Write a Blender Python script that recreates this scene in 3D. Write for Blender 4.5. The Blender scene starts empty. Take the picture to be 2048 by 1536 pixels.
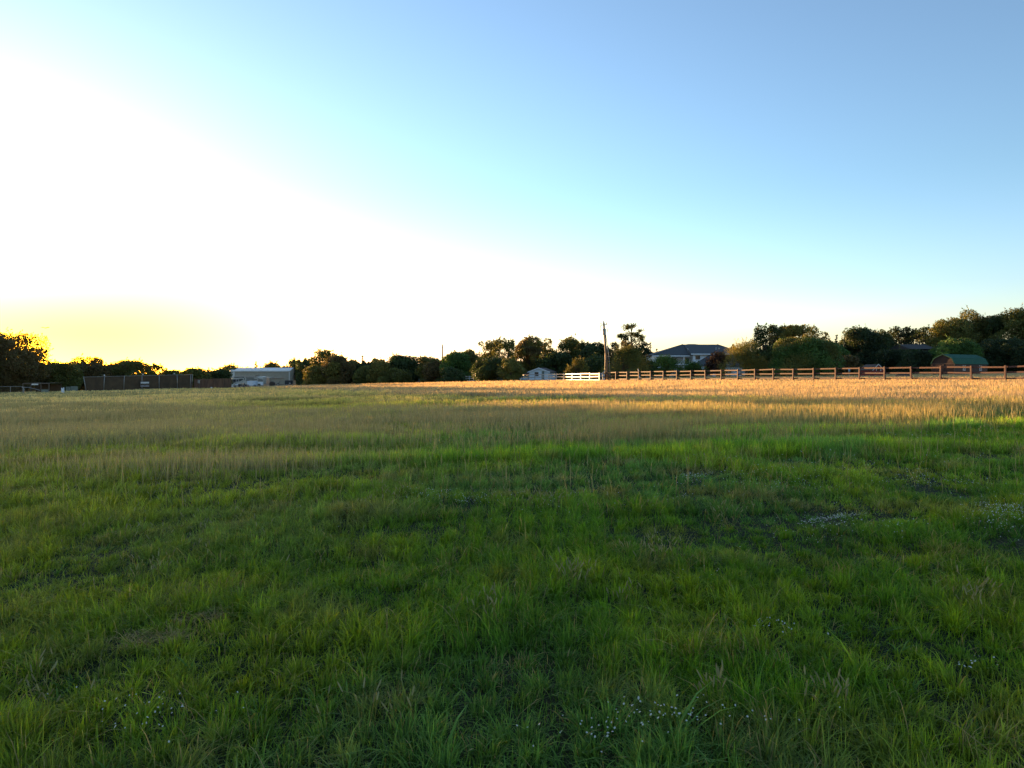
import bpy, bmesh, math, random
import numpy as np
from mathutils import Vector

C = bpy.context.scene
F = 1490.0            # focal length in photo pixels (2048 wide)
HOR = 745.0           # eye-level row in the photo
EYE = 1.6
R = math.radians

# ------------------------------------------------------------------ camera, sky, sun, exposure
cd = bpy.data.cameras.new('camera'); cam = bpy.data.objects.new('camera', cd); C.collection.objects.link(cam); C.camera = cam
cam.location = (0, 0, EYE); cam.rotation_euler = (R(90), 0, 0)
cd.sensor_width = 36; cd.lens = 36*F/2048; cd.shift_y = -(768-HOR)/2048; cd.clip_start = 0.05; cd.clip_end = 6000

SUN_EL, SUN_AZ = R(3.0), R(-38.5)
sun_dir = Vector((math.sin(SUN_AZ)*math.cos(SUN_EL), math.cos(SUN_AZ)*math.cos(SUN_EL), math.sin(SUN_EL)))
w = bpy.data.worlds.new('World'); C.world = w; w.use_nodes = True; nt = w.node_tree
sky = nt.nodes.new('ShaderNodeTexSky'); sky.sky_type = 'NISHITA'; sky.sun_disc = False
sky.sun_elevation = SUN_EL; sky.sun_rotation = SUN_AZ
sky.air_density = 1.0; sky.dust_density = 0.45; sky.ozone_density = 3.0
bg = nt.nodes['Background']; bg.inputs[1].default_value = .125
# sky near the setting sun tinted yellower, and brightened to add warm fill light
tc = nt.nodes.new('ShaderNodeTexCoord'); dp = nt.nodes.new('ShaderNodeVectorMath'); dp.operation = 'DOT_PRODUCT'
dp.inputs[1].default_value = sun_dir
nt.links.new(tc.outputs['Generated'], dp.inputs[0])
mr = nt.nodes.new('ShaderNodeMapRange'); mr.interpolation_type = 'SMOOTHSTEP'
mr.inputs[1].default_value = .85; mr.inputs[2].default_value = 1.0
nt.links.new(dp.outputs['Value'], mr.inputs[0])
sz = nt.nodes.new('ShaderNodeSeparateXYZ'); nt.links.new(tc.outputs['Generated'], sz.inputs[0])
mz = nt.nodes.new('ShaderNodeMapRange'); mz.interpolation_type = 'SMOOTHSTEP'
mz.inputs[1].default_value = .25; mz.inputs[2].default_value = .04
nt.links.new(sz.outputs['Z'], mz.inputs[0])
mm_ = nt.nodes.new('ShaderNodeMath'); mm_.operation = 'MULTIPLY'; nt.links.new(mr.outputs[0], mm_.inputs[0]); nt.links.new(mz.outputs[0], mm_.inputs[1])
gam = nt.nodes.new('ShaderNodeGamma'); gam.inputs[1].default_value = 1.2; nt.links.new(sky.outputs[0], gam.inputs[0])
hs = nt.nodes.new('ShaderNodeHueSaturation'); hs.inputs['Saturation'].default_value = .78; nt.links.new(gam.outputs[0], hs.inputs['Color'])
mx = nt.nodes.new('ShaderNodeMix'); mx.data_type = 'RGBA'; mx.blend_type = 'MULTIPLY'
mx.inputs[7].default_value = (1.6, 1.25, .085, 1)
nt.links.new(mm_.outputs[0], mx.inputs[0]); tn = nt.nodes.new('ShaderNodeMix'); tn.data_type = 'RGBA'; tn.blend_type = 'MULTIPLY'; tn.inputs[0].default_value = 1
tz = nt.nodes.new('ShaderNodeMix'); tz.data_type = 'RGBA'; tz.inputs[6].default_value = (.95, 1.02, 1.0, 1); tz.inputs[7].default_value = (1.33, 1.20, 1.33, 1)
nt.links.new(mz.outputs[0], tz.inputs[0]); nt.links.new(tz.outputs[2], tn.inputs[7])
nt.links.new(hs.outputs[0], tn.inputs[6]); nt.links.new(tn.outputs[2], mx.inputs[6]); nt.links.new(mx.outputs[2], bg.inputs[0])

sd = bpy.data.lights.new('sun', 'SUN'); so = bpy.data.objects.new('sun', sd); C.collection.objects.link(so)
sd.energy = 4.9; sd.angle = R(.5); sd.color = (1, .56, .24)
SL_EL = R(1.4)
so.rotation_euler = (-Vector((math.sin(SUN_AZ)*math.cos(SL_EL), math.cos(SUN_AZ)*math.cos(SL_EL), math.sin(SL_EL)))).to_track_quat('-Z', 'Y').to_euler()

C.view_settings.view_transform = 'Standard'; C.view_settings.look = 'None'
C.view_settings.gamma = 1; C.view_settings.exposure = 2.25
C.cycles.max_bounces = 6; C.cycles.diffuse_bounces = 3; C.cycles.transmission_bounces = 4; C.cycles.transparent_max_bounces = 8
C.cycles.use_denoising = True
C.cycles.sample_clamp_indirect = 3; C.cycles.sample_clamp_direct = 6

# ------------------------------------------------------------------ small helpers
rng = np.random.RandomState(7)

def hash2(ix, iy, seed):
    n = (ix.astype(np.int64)*374761393 + iy.astype(np.int64)*668265263 + seed*974711) & 0x7fffffff
    n = ((n ^ (n >> 13))*1274126177) & 0x7fffffff
    n = (n ^ (n >> 16)) & 0xffffff
    return n/float(0xffffff)

def vnoise(x, y, seed=0):
    xi = np.floor(x); yi = np.floor(y); fx = x-xi; fy = y-yi
    fx = fx*fx*(3-2*fx); fy = fy*fy*(3-2*fy)
    a = hash2(xi, yi, seed); b = hash2(xi+1, yi, seed); c = hash2(xi, yi+1, seed); d = hash2(xi+1, yi+1, seed)
    return (a*(1-fx)+b*fx)*(1-fy)+(c*(1-fx)+d*fx)*fy

def fbm(x, y, seed=0, oct=3):
    s = 0; amp = .5; tot = 0
    for k in range(oct):
        s = s+amp*vnoise(x*2**k+17.3*k, y*2**k-9.1*k, seed+k*31); tot += amp; amp *= .5
    return s/tot

def sstep(a, b, x):
    t = np.clip((x-a)/(b-a), 0, 1); return t*t*(3-2*t)

def ground(x, y):
    x = np.asarray(x, float); y = np.asarray(y, float)
    gx = np.where(x < 30, .0216*np.maximum(x, -110), .648+.0125*(np.minimum(x, 110)-30))
    drop = .00006*(np.clip(y, 90, 262)-90)**2
    r = np.hypot(x, y)
    und = (fbm(x/5.0, y/3.0, 5, 3)-.5)*.16*sstep(1.5, 8, r)*(1-sstep(60, 110, r)) + (fbm(x/.9, y/.7, 9, 2)-.5)*.05*(1-sstep(30, 60, r))
    return gx-drop+und

def gz(x, y): return float(ground(x, y))
def X_at(px, Y): return (px-1024)/F*Y
def Z_at(py, Y): return EYE+(HOR-py)/F*Y

def raw_mesh(name, verts, faces_flat, nper, mats, col=None, smooth=False, mat_idx=None):
    """verts (n,3); faces_flat int array; nper = vertices per face (int)"""
    me = bpy.data.meshes.new(name)
    nf = len(faces_flat)//nper
    me.vertices.add(len(verts)); me.vertices.foreach_set('co', np.ascontiguousarray(verts, np.float32).ravel())
    me.loops.add(nf*nper); me.loops.foreach_set('vertex_index', np.ascontiguousarray(faces_flat, np.int32))
    me.polygons.add(nf); me.polygons.foreach_set('loop_start', np.arange(0, nf*nper, nper, dtype=np.int32))
    if mat_idx is not None: me.polygons.foreach_set('material_index', np.ascontiguousarray(mat_idx, np.int32))
    me.update(calc_edges=True)
    if col is not None:
        at = me.color_attributes.new('tint', 'FLOAT_COLOR', 'POINT')
        c4 = np.ones((len(verts), 4), np.float32); c4[:, :3] = col
        at.data.foreach_set('color', c4.ravel())
    me.polygons.foreach_set('use_smooth', np.full(nf, smooth))
    for m in (mats if isinstance(mats, (list, tuple)) else [mats]): me.materials.append(m)
    return me

def link(name, me, parent=None, loc=None):
    o = bpy.data.objects.new(name, me); C.collection.objects.link(o)
    if parent: o.parent = parent
    if loc is not None: o.location = loc
    return o

def empty(name, loc, rz=0, label=None, cat=None, group=None):
    o = bpy.data.objects.new(name, None); C.collection.objects.link(o); o.location = loc; o.rotation_euler = (0, 0, rz)
    o.empty_display_size = .2
    return tag(o, label, cat, group)

def tag(o, label=None, cat=None, group=None, kind=None):
    if label: o['label'] = label
    if cat: o['category'] = cat
    if group: o['group'] = group
    if kind: o['kind'] = kind
    return o

class MB:
    def __init__(s): s.v = []; s.f = []; s.m = []; s.cur = 0
    def add(s, vs, fs):
        b = len(s.v); s.v += [tuple(v) for v in vs]; s.f += [tuple(b+i for i in f) for f in fs]; s.m += [s.cur]*len(fs)
    def box(s, x0, x1, y0, y1, z0, z1):
        vs = [(x0,y0,z0),(x1,y0,z0),(x1,y1,z0),(x0,y1,z0),(x0,y0,z1),(x1,y0,z1),(x1,y1,z1),(x0,y1,z1)]
        s.add(vs, [(0,3,2,1),(4,5,6,7),(0,1,5,4),(1,2,6,5),(2,3,7,6),(3,0,4,7)]); return s
    def beam(s, p, q, wd, ht, roll_up=(0,0,1)):
        p, q = Vector(p), Vector(q); d = (q-p).normalized(); up = Vector(roll_up)
        sd_ = d.cross(up)
        if sd_.length < 1e-4: sd_ = d.cross(Vector((0,1,0)))
        sd_.normalize(); u = sd_.cross(d)
        a = sd_*wd/2; b = u*ht/2
        vs = [p-a-b, p+a-b, p+a+b, p-a+b, q-a-b, q+a-b, q+a+b, q-a+b]
        s.add(vs, [(0,1,2,3),(4,7,6,5),(0,4,5,1),(1,5,6,2),(2,6,7,3),(3,7,4,0)]); return s
    def tube(s, pts, rad, n=8):
        rings = []; pts = [Vector(p) for p in pts]
        rad = rad if isinstance(rad, (list, tuple)) else [rad]*len(pts)
        for i, p in enumerate(pts):
            d = (pts[min(i+1, len(pts)-1)]-pts[max(i-1, 0)]).normalized()
            a = d.cross(Vector((0.1,1,0.05))); a.normalize(); b = d.cross(a)
            rings.append([p+(a*math.cos(2*math.pi*k/n)+b*math.sin(2*math.pi*k/n))*rad[i] for k in range(n)])
        vs = [v for r in rings for v in r]; fs = []
        for i in range(len(pts)-1):
            for k in range(n):
                k2 = (k+1) % n; fs.append((i*n+k, i*n+k2, (i+1)*n+k2, (i+1)*n+k))
        fs.append(tuple(range(n-1, -1, -1))); fs.append(tuple((len(pts)-1)*n+k for k in range(n)))
        s.add(vs, fs); return s
    def disc(s, c, axis, rad, th, n=16):
        c = Vector(c); ax = Vector(axis).normalized(); return s.tube([c-ax*th/2, c+ax*th/2], rad, n)
    def prism_y(s, poly, y0, y1):     # polygon in x,z extruded along y
        n = len(poly); vs = [(x, y0, z) for x, z in poly]+[(x, y1, z) for x, z in poly]
        fs = [tuple(range(n)), tuple(range(2*n-1, n-1, -1))]+[(i, i+n, (i+1) % n+n, (i+1) % n) for i in range(n)]
        s.add(vs, fs); return s
    def prism_x(s, poly, x0, x1):     # polygon in y,z extruded along x
        n = len(poly); vs = [(x0, y, z) for y, z in poly]+[(x1, y, z) for y, z in poly]
        fs = [tuple(range(n)), tuple(range(2*n-1, n-1, -1))]+[(i, i+n, (i+1) % n+n, (i+1) % n) for i in range(n)]
        s.add(vs, fs); return s
    def build(s, name, mats, parent=None, bevel=0, loc=None, smooth=False):
        me = bpy.data.meshes.new(name); me.from_pydata([tuple(v) for v in s.v], [], s.f)
        bm = bmesh.new(); bm.from_mesh(me); bmesh.ops.recalc_face_normals(bm, faces=bm.faces)
        bm.to_mesh(me); bm.free()
        for m in (mats if isinstance(mats, (list, tuple)) else [mats]): me.materials.append(m)
        me.polygons.foreach_set('material_index', s.m)
        o = link(name, me, parent, loc)
        if bevel:
            b = o.modifiers.new('bevel', 'BEVEL'); b.width = bevel; b.segments = 2; b.limit_method = 'ANGLE'
        if smooth: me.polygons.foreach_set('use_smooth', [True]*len(me.polygons))
        return o

# ------------------------------------------------------------------ materials
def mat(name, col, rough=.7, var=.25, scale=3.0, metal=0, bump=.0, spec=.5, col2=None, stretch=(1,1,1)):
    m = bpy.data.materials.new(name); m.use_nodes = True; t = m.node_tree; N = t.nodes; L = t.links
    p = N['Principled BSDF']; p.inputs['Roughness'].default_value = rough; p.inputs['Metallic'].default_value = metal
    p.inputs['Specular IOR Level'].default_value = spec
    tcn = N.new('ShaderNodeTexCoord'); mp = N.new('ShaderNodeMapping'); mp.inputs['Scale'].default_value = stretch
    nz = N.new('ShaderNodeTexNoise'); nz.inputs['Scale'].default_value = scale; nz.inputs['Detail'].default_value = 5
    L.new(tcn.outputs['Object'], mp.inputs[0]); L.new(mp.outputs[0], nz.inputs['Vector'])
    cr = N.new('ShaderNodeValToRGB'); a = [c*(1-var) for c in col]; b = list(col2) if col2 else [min(1, c*(1+var)) for c in col]
    cr.color_ramp.elements[0].position = .3; cr.color_ramp.elements[1].position = .7
    cr.color_ramp.elements[0].color = (*a, 1); cr.color_ramp.elements[1].color = (*b, 1)
    L.new(nz.outputs['Fac'], cr.inputs[0]); L.new(cr.outputs[0], p.inputs['Base Color'])
    if bump:
        bn = N.new('ShaderNodeBump'); bn.inputs['Strength'].default_value = bump; bn.inputs['Distance'].default_value = .02
        L.new(nz.outputs['Fac'], bn.inputs['Height']); L.new(bn.outputs[0], p.inputs['Normal'])
    return m

def ribbed(name, col, rough, pitch, axis='X', depth=.03, spec=.4):
    m = mat(name, col, rough, .1, 1.5, spec=spec); t = m.node_tree; N = t.nodes; L = t.links
    tcn = N.new('ShaderNodeTexCoord'); wv = N.new('ShaderNodeTexWave'); wv.wave_type = 'BANDS'; wv.bands_direction = axis
    wv.inputs['Scale'].default_value = 1/pitch/3.14159*.5*3.14159/1.0; wv.inputs['Distortion'].default_value = 0
    bn = N.new('ShaderNodeBump'); bn.inputs['Strength'].default_value = .6; bn.inputs['Distance'].default_value = depth
    L.new(tcn.outputs['Object'], wv.inputs['Vector']); L.new(wv.outputs['Fac'], bn.inputs['Height']); L.new(bn.outputs[0], N['Principled BSDF'].inputs['Normal'])
    return m

def leafmat(name, trans=.35, rough=.6, sheen=.25, gain=1.0, tgain=(1.25, 1.15, .45)):
    m = bpy.data.materials.new(name); m.use_nodes = True; t = m.node_tree; N = t.nodes; L = t.links
    p = N['Principled BSDF']; p.inputs['Roughness'].default_value = rough; p.inputs['Specular IOR Level'].default_value = sheen
    at = N.new('ShaderNodeVertexColor'); at.layer_name = 'tint'
    L.new(at.outputs['Color'], p.inputs['Base Color'])
    tr = N.new('ShaderNodeBsdfTranslucent'); mc = N.new('ShaderNodeMix'); mc.data_type = 'RGBA'; mc.blend_type = 'MULTIPLY'
    mc.inputs[0].default_value = 1; mc.inputs[7].default_value = (*tgain, 1); mc.clamp_result = False
    L.new(at.outputs['Color'], mc.inputs[6]); L.new(mc.outputs[2], tr.inputs['Color'])
    ms = N.new('ShaderNodeMixShader'); ms.inputs[0].default_value = trans
    L.new(p.outputs[0], ms.inputs[1]); L.new(tr.outputs[0], ms.inputs[2]); L.new(ms.outputs[0], N['Material Output'].inputs['Surface'])
    return m

M = {
 'leaf': leafmat('foliage', .24),
 'grass': leafmat('grass_blade', .38, .6, .12),
 'straw': leafmat('dry_grass_blade', .45, .6, .2, tgain=(1.15, 1.0, .75)),
 'petal': mat('white_petal', (.46, .47, .39), .6, .05),
 'bark': mat('bark', (.07, .05, .035), .9, .4, 6, bump=.6, stretch=(4, 4, 1)),
 'polewood': mat('weathered_pole_wood', (.13, .095, .065), .85, .35, 4, bump=.4, stretch=(6, 6, .6)),
 'redwood': mat('red_brown_stained_wood', (.074, .023, .014), .65, .35, 3, bump=.4, stretch=(2, 2, 12)),
 'whitevinyl': mat('white_vinyl', (.36, .355, .35), .5, .12, 2),
 'whitewall': mat('white_siding', (.62, .66, .70), .6, .06, 2),
 'housewhite': mat('house_white_paint', (.76, .78, .80), .6, .06, 1),
 'shingle': mat('blue_grey_shingle', (.06, .066, .066), .85, .3, 9, bump=.5),
 'shingle2': mat('dark_brown_shingle', (.04, .034, .028), .85, .3, 9, bump=.5),
 'brownroof': mat('brown_shingle', (.12, .085, .07), .85, .25, 8, bump=.4),
 'tan': ribbed('tan_ribbed_metal', (.36, .315, .235), .5, .3, 'X'),
 'pale': mat('pale_metal_trim', (.66, .64, .58), .45, .08, 2),
 'roofmetal': ribbed('pale_roof_metal', (.55, .53, .47), .4, .3, 'X'),
 'greenroof': ribbed('green_painted_metal', (.014, .085, .05), .7, .23, 'X', spec=.2),
 'barnred': mat('dark_red_brown_siding', (.048, .021, .012), .75, .25, 2, bump=.3, stretch=(8, 8, .5)),
 'barntrim': mat('faded_barn_trim', (.11, .065, .04), .7, .2, 3),
 'coopred': mat('red_barn_paint', (.17, .022, .016), .65, .2, 3),
 'glass': mat('window_glass', (.03, .035, .04), .12, .1, 2),
 'dark': mat('dark_shade_cloth', (.075, .046, .022), .9, .25, 1.2),
 'galv': mat('galvanised_steel', (.33, .31, .28), .45, .15, 5, metal=.5),
 'privacy': mat('brown_fence_board', (.15, .07, .032), .85, .4, 1.2, bump=.4, stretch=(7, 1, .4)),
 'rvbody': mat('beige_camper_body', (.50, .47, .40), .4, .06, 1),
 'rvdark': mat('dark_olive_stripe', (.07, .072, .06), .4, .12, 1),
 'rvmid': mat('grey_olive_stripe', (.20, .19, .16), .4, .12, 1),
 'white': mat('white_gloss_paint', (.72, .74, .76), .4, .05, 1),
 'bluewhite': mat('cool_white_paint', (.60, .68, .75), .45, .06, 1),
 'rubber': mat('black_rubber', (.02, .02, .02), .85, .2, 5),
 'black': mat('black_steel', (.028, .026, .026), .5, .2, 5),
 'rim': mat('steel_rim', (.4, .4, .4), .35, .1, 5, metal=.7),
 'greypanel': mat('grey_green_board', (.20, .22, .17), .8, .2, 2),
 'banner': mat('grey_banner_cloth', (.24, .21, .21), .8, .15, 4),
 'blue': mat('pale_blue_paint', (.18, .34, .48), .5, .1, 3),
 'concrete': mat('pale_gravel_road', (.36, .31, .25), .95, .2, .5),
 'xfmr': mat('grey_green_enamel', (.22, .25, .23), .45, .1, 3),
 'ceramic': mat('insulator_porcelain', (.13, .11, .10), .3, .1, 3),
}

# ------------------------------------------------------------------ ground sheet
def axis(n, big):
    t = np.linspace(-1, 1, n); return np.sinh(t*7.2)/np.sinh(7.2)*big
gx_ = axis(420, 2600); gy_ = axis(420, 2600)
GX, GY = np.meshgrid(gx_, gy_)
gv = np.stack([GX.ravel(), GY.ravel(), ground(GX, GY).ravel()], 1)
n = 420; ii = (np.arange(n-1)[:, None]*n+np.arange(n-1)[None]).ravel()
gf = np.stack([ii, ii+1, ii+n+1, ii+n], 1).ravel()
gm = bpy.data.materials.new('field_soil_and_thatch'); gm.use_nodes = True
t_ = gm.node_tree; N = t_.nodes; L = t_.links; p = N['Principled BSDF']; p.inputs['Roughness'].default_value = .95; p.inputs['Specular IOR Level'].default_value = .1
tcn = N.new('ShaderNodeTexCoord')
n1 = N.new('ShaderNodeTexNoise'); n1.inputs['Scale'].default_value = .35; n1.inputs['Detail'].default_value = 8
n2 = N.new('ShaderNodeTexNoise'); n2.inputs['Scale'].default_value = 14; n2.inputs['Detail'].default_value = 6
L.new(tcn.outputs['Object'], n1.inputs['Vector']); L.new(tcn.outputs['Object'], n2.inputs['Vector'])
c1 = N.new('ShaderNodeValToRGB'); c1.color_ramp.elements[0].position = .35; c1.color_ramp.elements[1].position = .65
c1.color_ramp.elements[0].color = (.022, .034, .010, 1); c1.color_ramp.elements[1].color = (.055, .050, .022, 1)
c2 = N.new('ShaderNodeValToRGB'); c2.color_ramp.elements[0].color = (.35, .35, .35, 1); c2.color_ramp.elements[1].color = (1.3, 1.3, 1.3, 1)
L.new(n1.outputs['Fac'], c1.inputs[0]); L.new(n2.outputs['Fac'], c2.inputs[0])
mm = N.new('ShaderNodeMix'); mm.data_type = 'RGBA'; mm.blend_type = 'MULTIPLY'; mm.inputs[0].default_value = 1
L.new(c1.outputs[0], mm.inputs[6]); L.new(c2.outputs[0], mm.inputs[7]); L.new(mm.outputs[2], p.inputs['Base Color'])
bn = N.new('ShaderNodeBump'); bn.inputs['Strength'].default_value = .8; bn.inputs['Distance'].default_value = .03
L.new(n2.outputs['Fac'], bn.inputs['Height']); L.new(bn.outputs[0], p.inputs['Normal'])
go = link('ground', raw_mesh('ground', gv, gf, 4, gm, smooth=True)); tag(go, kind='structure')

# pale farm road at the far edge of the field
rd = MB(); pts = [(px, 236-(px-560)*.03) for px in range(560, 900, 12)]
for (pa, ya), (pb, yb) in zip(pts[:-1], pts[1:]):
    xa, xb = X_at(pa, ya), X_at(pb, yb)
    rd.add([(xa, ya-3.0, gz(xa, ya-3)+.12), (xb, yb-3.0, gz(xb, yb-3)+.12), (xb, yb+3.0, gz(xb, yb+3)+.12), (xa, ya+3.0, gz(xa, ya+3)+.12)], [(0,1,2,3)])
tag(rd.build('farm_road', M['concrete']), kind='structure')

# ------------------------------------------------------------------ trees
LEAF = {k_: tuple(c*1.42 for c in v_) for k_, v_ in {'olive': (.085, .088, .022), 'dark': (.038, .055, .018), 'gold': (.135, .118, .028), 'brown': (.095, .072, .028),
        'green': (.050, .095, .022), 'rust': (.052, .028, .018), 'lime': (.12, .17, .035), 'deep': (.025, .040, .016)}.items()}

def leaves(P, size, col, colvar=.3, r=rng, droop=.0, dirs=None, asp=.55):
    n = len(P)
    u = r.normal(size=(n, 3)); u /= np.linalg.norm(u, axis=1)[:, None]
    if dirs is not None: u = u*.45+dirs; u /= np.linalg.norm(u, axis=1)[:, None]
    u[:, 2] -= droop; v = np.cross(u, r.normal(size=(n, 3))); v /= np.linalg.norm(v, axis=1)[:, None]+1e-6
    s = size*(.55+.9*r.rand(n))[:, None]
    a = P-u*s*.5; b = P+v*s*asp*.5; c = P+u*s*.5; d = P-v*s*asp*.5
    V = np.stack([a, b, c, d], 1).reshape(-1, 3)
    k = np.arange(n)*4; Fq = np.stack([k, k+1, k+2, k+3], 1).ravel()
    base = np.asarray(col)[None]*(1-colvar+2*colvar*r.rand(n))[:, None]
    base = base*(1+(r.rand(n, 3)-.5)*.25)
    return V, Fq, np.repeat(base, 4, 0)

def make_tree(name, x, y, h, r, kind, key, label, cat='tree', group=None, dens=1.6, seed=None, z0=None, key2=None):
    rs = np.random.RandomState(seed if seed is not None else int(abs(x)*91+y*13+h*7) % 99999)
    z = gz(x, y) if z0 is None else z0
    root = empty(name, (x, y, z-.1), 0, label, cat, group)
    col = np.array(LEAF[key]); ls = max(.13, min(.34, y*.0014))
    lob = []       # centre, radius, weight
    if kind == 'round':
        n = int(16+r*3)
        for i in range(n):
            th = rs.rand()*2*math.pi; t = rs.rand(); zz = h*(.14+.72*t)
            prof = math.sin(math.pi*(.16+.72*t))**.6
            rad = r*(.24+.20*rs.rand()); rr = max(0, r*prof-rad*.8)*(.35+.65*rs.rand()**.5)
            lob.append((rr*math.cos(th), rr*math.sin(th), min(zz, h-rad*.9), rad, 1))
        lob.append((r*.1*rs.randn(), 0, h-r*.33, r*.33, 1))
    elif kind == 'bush':
        n = int(14+r*4)
        for i in range(n):
            th = rs.rand()*2*math.pi; t = rs.rand()**1.2; rad = r*(.25+.2*rs.rand())
            prof = math.sqrt(max(0.05, 1-(t*.95)**2)); rr = max(0, r*prof-rad*.7)*(.3+.7*rs.rand()**.5)
            lob.append((rr*math.cos(th), rr*math.sin(th), max(rad*.35, min(h*t, h-rad*.9)), rad, 1))
        lob.append((0, 0, h-r*.3, r*.3, 1))
    elif kind == 'airy':
        n = int(22+r*3)
        for i in range(n):
            th = rs.rand()*2*math.pi; t = rs.rand(); zz = h*(.3+.66*t); prof = math.sin(math.pi*(.25+.62*t))**.5
            rad = r*(.17+.2*rs.rand()); rr = (r*prof-rad*.6)*(.25+.75*rs.rand()**.5)
            lob.append((rr*math.cos(th), rr*math.sin(th), min(zz, h-rad), rad, .85))
        for i in range(int(n*.5)):
            th = rs.rand()*2*math.pi; rad = r*.3; rr = r*.6*rs.rand()
            lob.append((rr*math.cos(th), rr*math.sin(th), h*(.12+.3*rs.rand()), rad, 1))
    elif kind == 'conifer':
        n = 20
        for i in range(n):
            t = i/(n-1); th = i*2.4; rad = max(.22, r*.42*(1-t)+.2); rr = max(0, r*(1-t)-rad*.5)
            lob.append((rr*math.cos(th), rr*math.sin(th), h*(.06+.92*t)-rad*.2, rad, 1))
    elif kind == 'spiky':
        n = int(12+r*4)
        for i in range(n):
            th = rs.rand()*2*math.pi; t = rs.rand(); rad = r*(.22+.15*rs.rand())
            rr = r*(1-.55*t)*(.2+.65*rs.rand()); lob.append((rr*math.cos(th), rr*math.sin(th), h*(.1+.68*t), rad, 1))
    Ps = []; Ds = []
    for (cx, cy, cz, rad, wt) in lob:
        nl = int(dens*wt*21*(rad/ls)**2*.62)+20
        d = rs.normal(size=(nl, 3)); d /= np.linalg.norm(d, axis=1)[:, None]
        rr = rad*(.35+.65*rs.rand(nl)**.45)*(.85+.32*vnoise(d[:, 0]*3.1+cx, d[:, 1]*3.1+d[:, 2]*2.7+cy, 3))*1.02
        if kind == 'spiky' or kind == 'conifer': rr *= (.8+.55*rs.rand(nl)**3)
        P = d*rr[:, None]; P[:, 2] *= .82 if kind != 'conifer' else .6
        # break the ball: thin out pockets
        keep = vnoise(P[:, 0]*1.9/max(.6, rad)*1.2+cz*3, P[:, 2]*2.3/max(.6, rad)+P[:, 1]*1.6/max(.6, rad)+cx, 12) > (.26 if kind != 'airy' else .36)
        P = P[keep]; dd = d[keep]
        Ps.append(P+np.array([cx, cy, cz])); Ds.append(dd)
        if kind in ('airy', 'round', 'spiky') and rs.rand() < .8:      # sprays that stick out of the outline
            for q in range(3 if kind != 'spiky' else 7):
                dv = rs.normal(size=3); dv[2] = abs(dv[2])*1.1+.15; dv /= np.linalg.norm(dv)
                tt = rs.rand(12 if kind != 'spiky' else 16)
                L_ = rad*(1.0+.55*rs.rand())
                Q = np.array([cx, cy, cz])+dv[None]*(L_*(.55+.45*tt))[:, None]+rs.normal(size=(len(tt), 3))*ls*.35
                Ps.append(Q); Ds.append(np.repeat(dv[None], len(tt), 0))
    P = np.concatenate(Ps); D = np.concatenate(Ds); ok = P[:, 2] > .12; P = P[ok]; D = D[ok]
    P[:, 2] *= h/np.percentile(P[:, 2], 99.0); kx = r/np.percentile(np.hypot(P[:, 0], P[:, 1]), 96.5); P[:, :2] *= kx
    # clump-scale tint: real differences between leafing branches
    cl = vnoise(P[:, 0]*.55+x, P[:, 2]*.6+P[:, 1]*.5, 77)
    V, Fq, Cc = leaves(P, ls*1.35, col, .28, rs, dirs=(D if kind in ('spiky',) else None), asp=.6 if kind != 'spiky' else .28)
    tint = np.repeat(.72+.62*cl, 4)[:, None]; Cc = Cc*tint
    if key2 is not None:
        mk = np.repeat(sstep(.45, .7, vnoise(P[:, 0]*.35+y, P[:, 2]*.4+P[:, 1]*.3, 31)), 4)[:, None]
        Cc = Cc*(1-mk)+np.array(LEAF[key2])[None]*tint*mk
    link('crown', raw_mesh('crown', V, Fq, 4, M['leaf'], Cc.astype(np.float32)), root)
    tb = MB(); tr = max(.07, h*.022)
    nst = 1 if kind in ('conifer', 'airy', 'round') else 3
    for s_ in range(nst):
        bx_, by_ = (0, 0) if nst == 1 else (r*.12*rs.randn(), r*.12*rs.randn())
        top = (bx_*2+.04*h*rs.randn()*.4, by_*2, h*(.8 if kind != 'conifer' else .97))
        tb.tube([(bx_, by_, -.1), (bx_+.02*h*rs.randn(), by_, h*.2), (bx_*1.4+.03*h*rs.randn()*.7, by_, h*.5), top], [tr*1.3, tr, tr*.7, tr*.18], 7)
    ll = sorted(lob, key=lambda q: -q[2])[:14] if kind != 'conifer' else []
    for (cx, cy, cz, rad, wt) in ll:
        zs = max(h*.15, cz*.45)
        tb.tube([(0, 0, zs), (cx*.45, cy*.45, zs+(cz-zs)*.4), (cx, cy, cz+rad*.3)], [tr*.5, tr*.3, tr*.1], 5)
    tb.build('trunk', M['bark'], root, smooth=True)
    return root

def T(px, top, wpx, Y, kind, key, label, **k):
    x = X_at(px, Y); h = Z_at(top, Y)-gz(x, Y); r = wpx/2*Y/F*1.08
    return make_tree(k.pop('name', 'tree'), x, Y, h, r, kind, key, label, **k)

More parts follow.
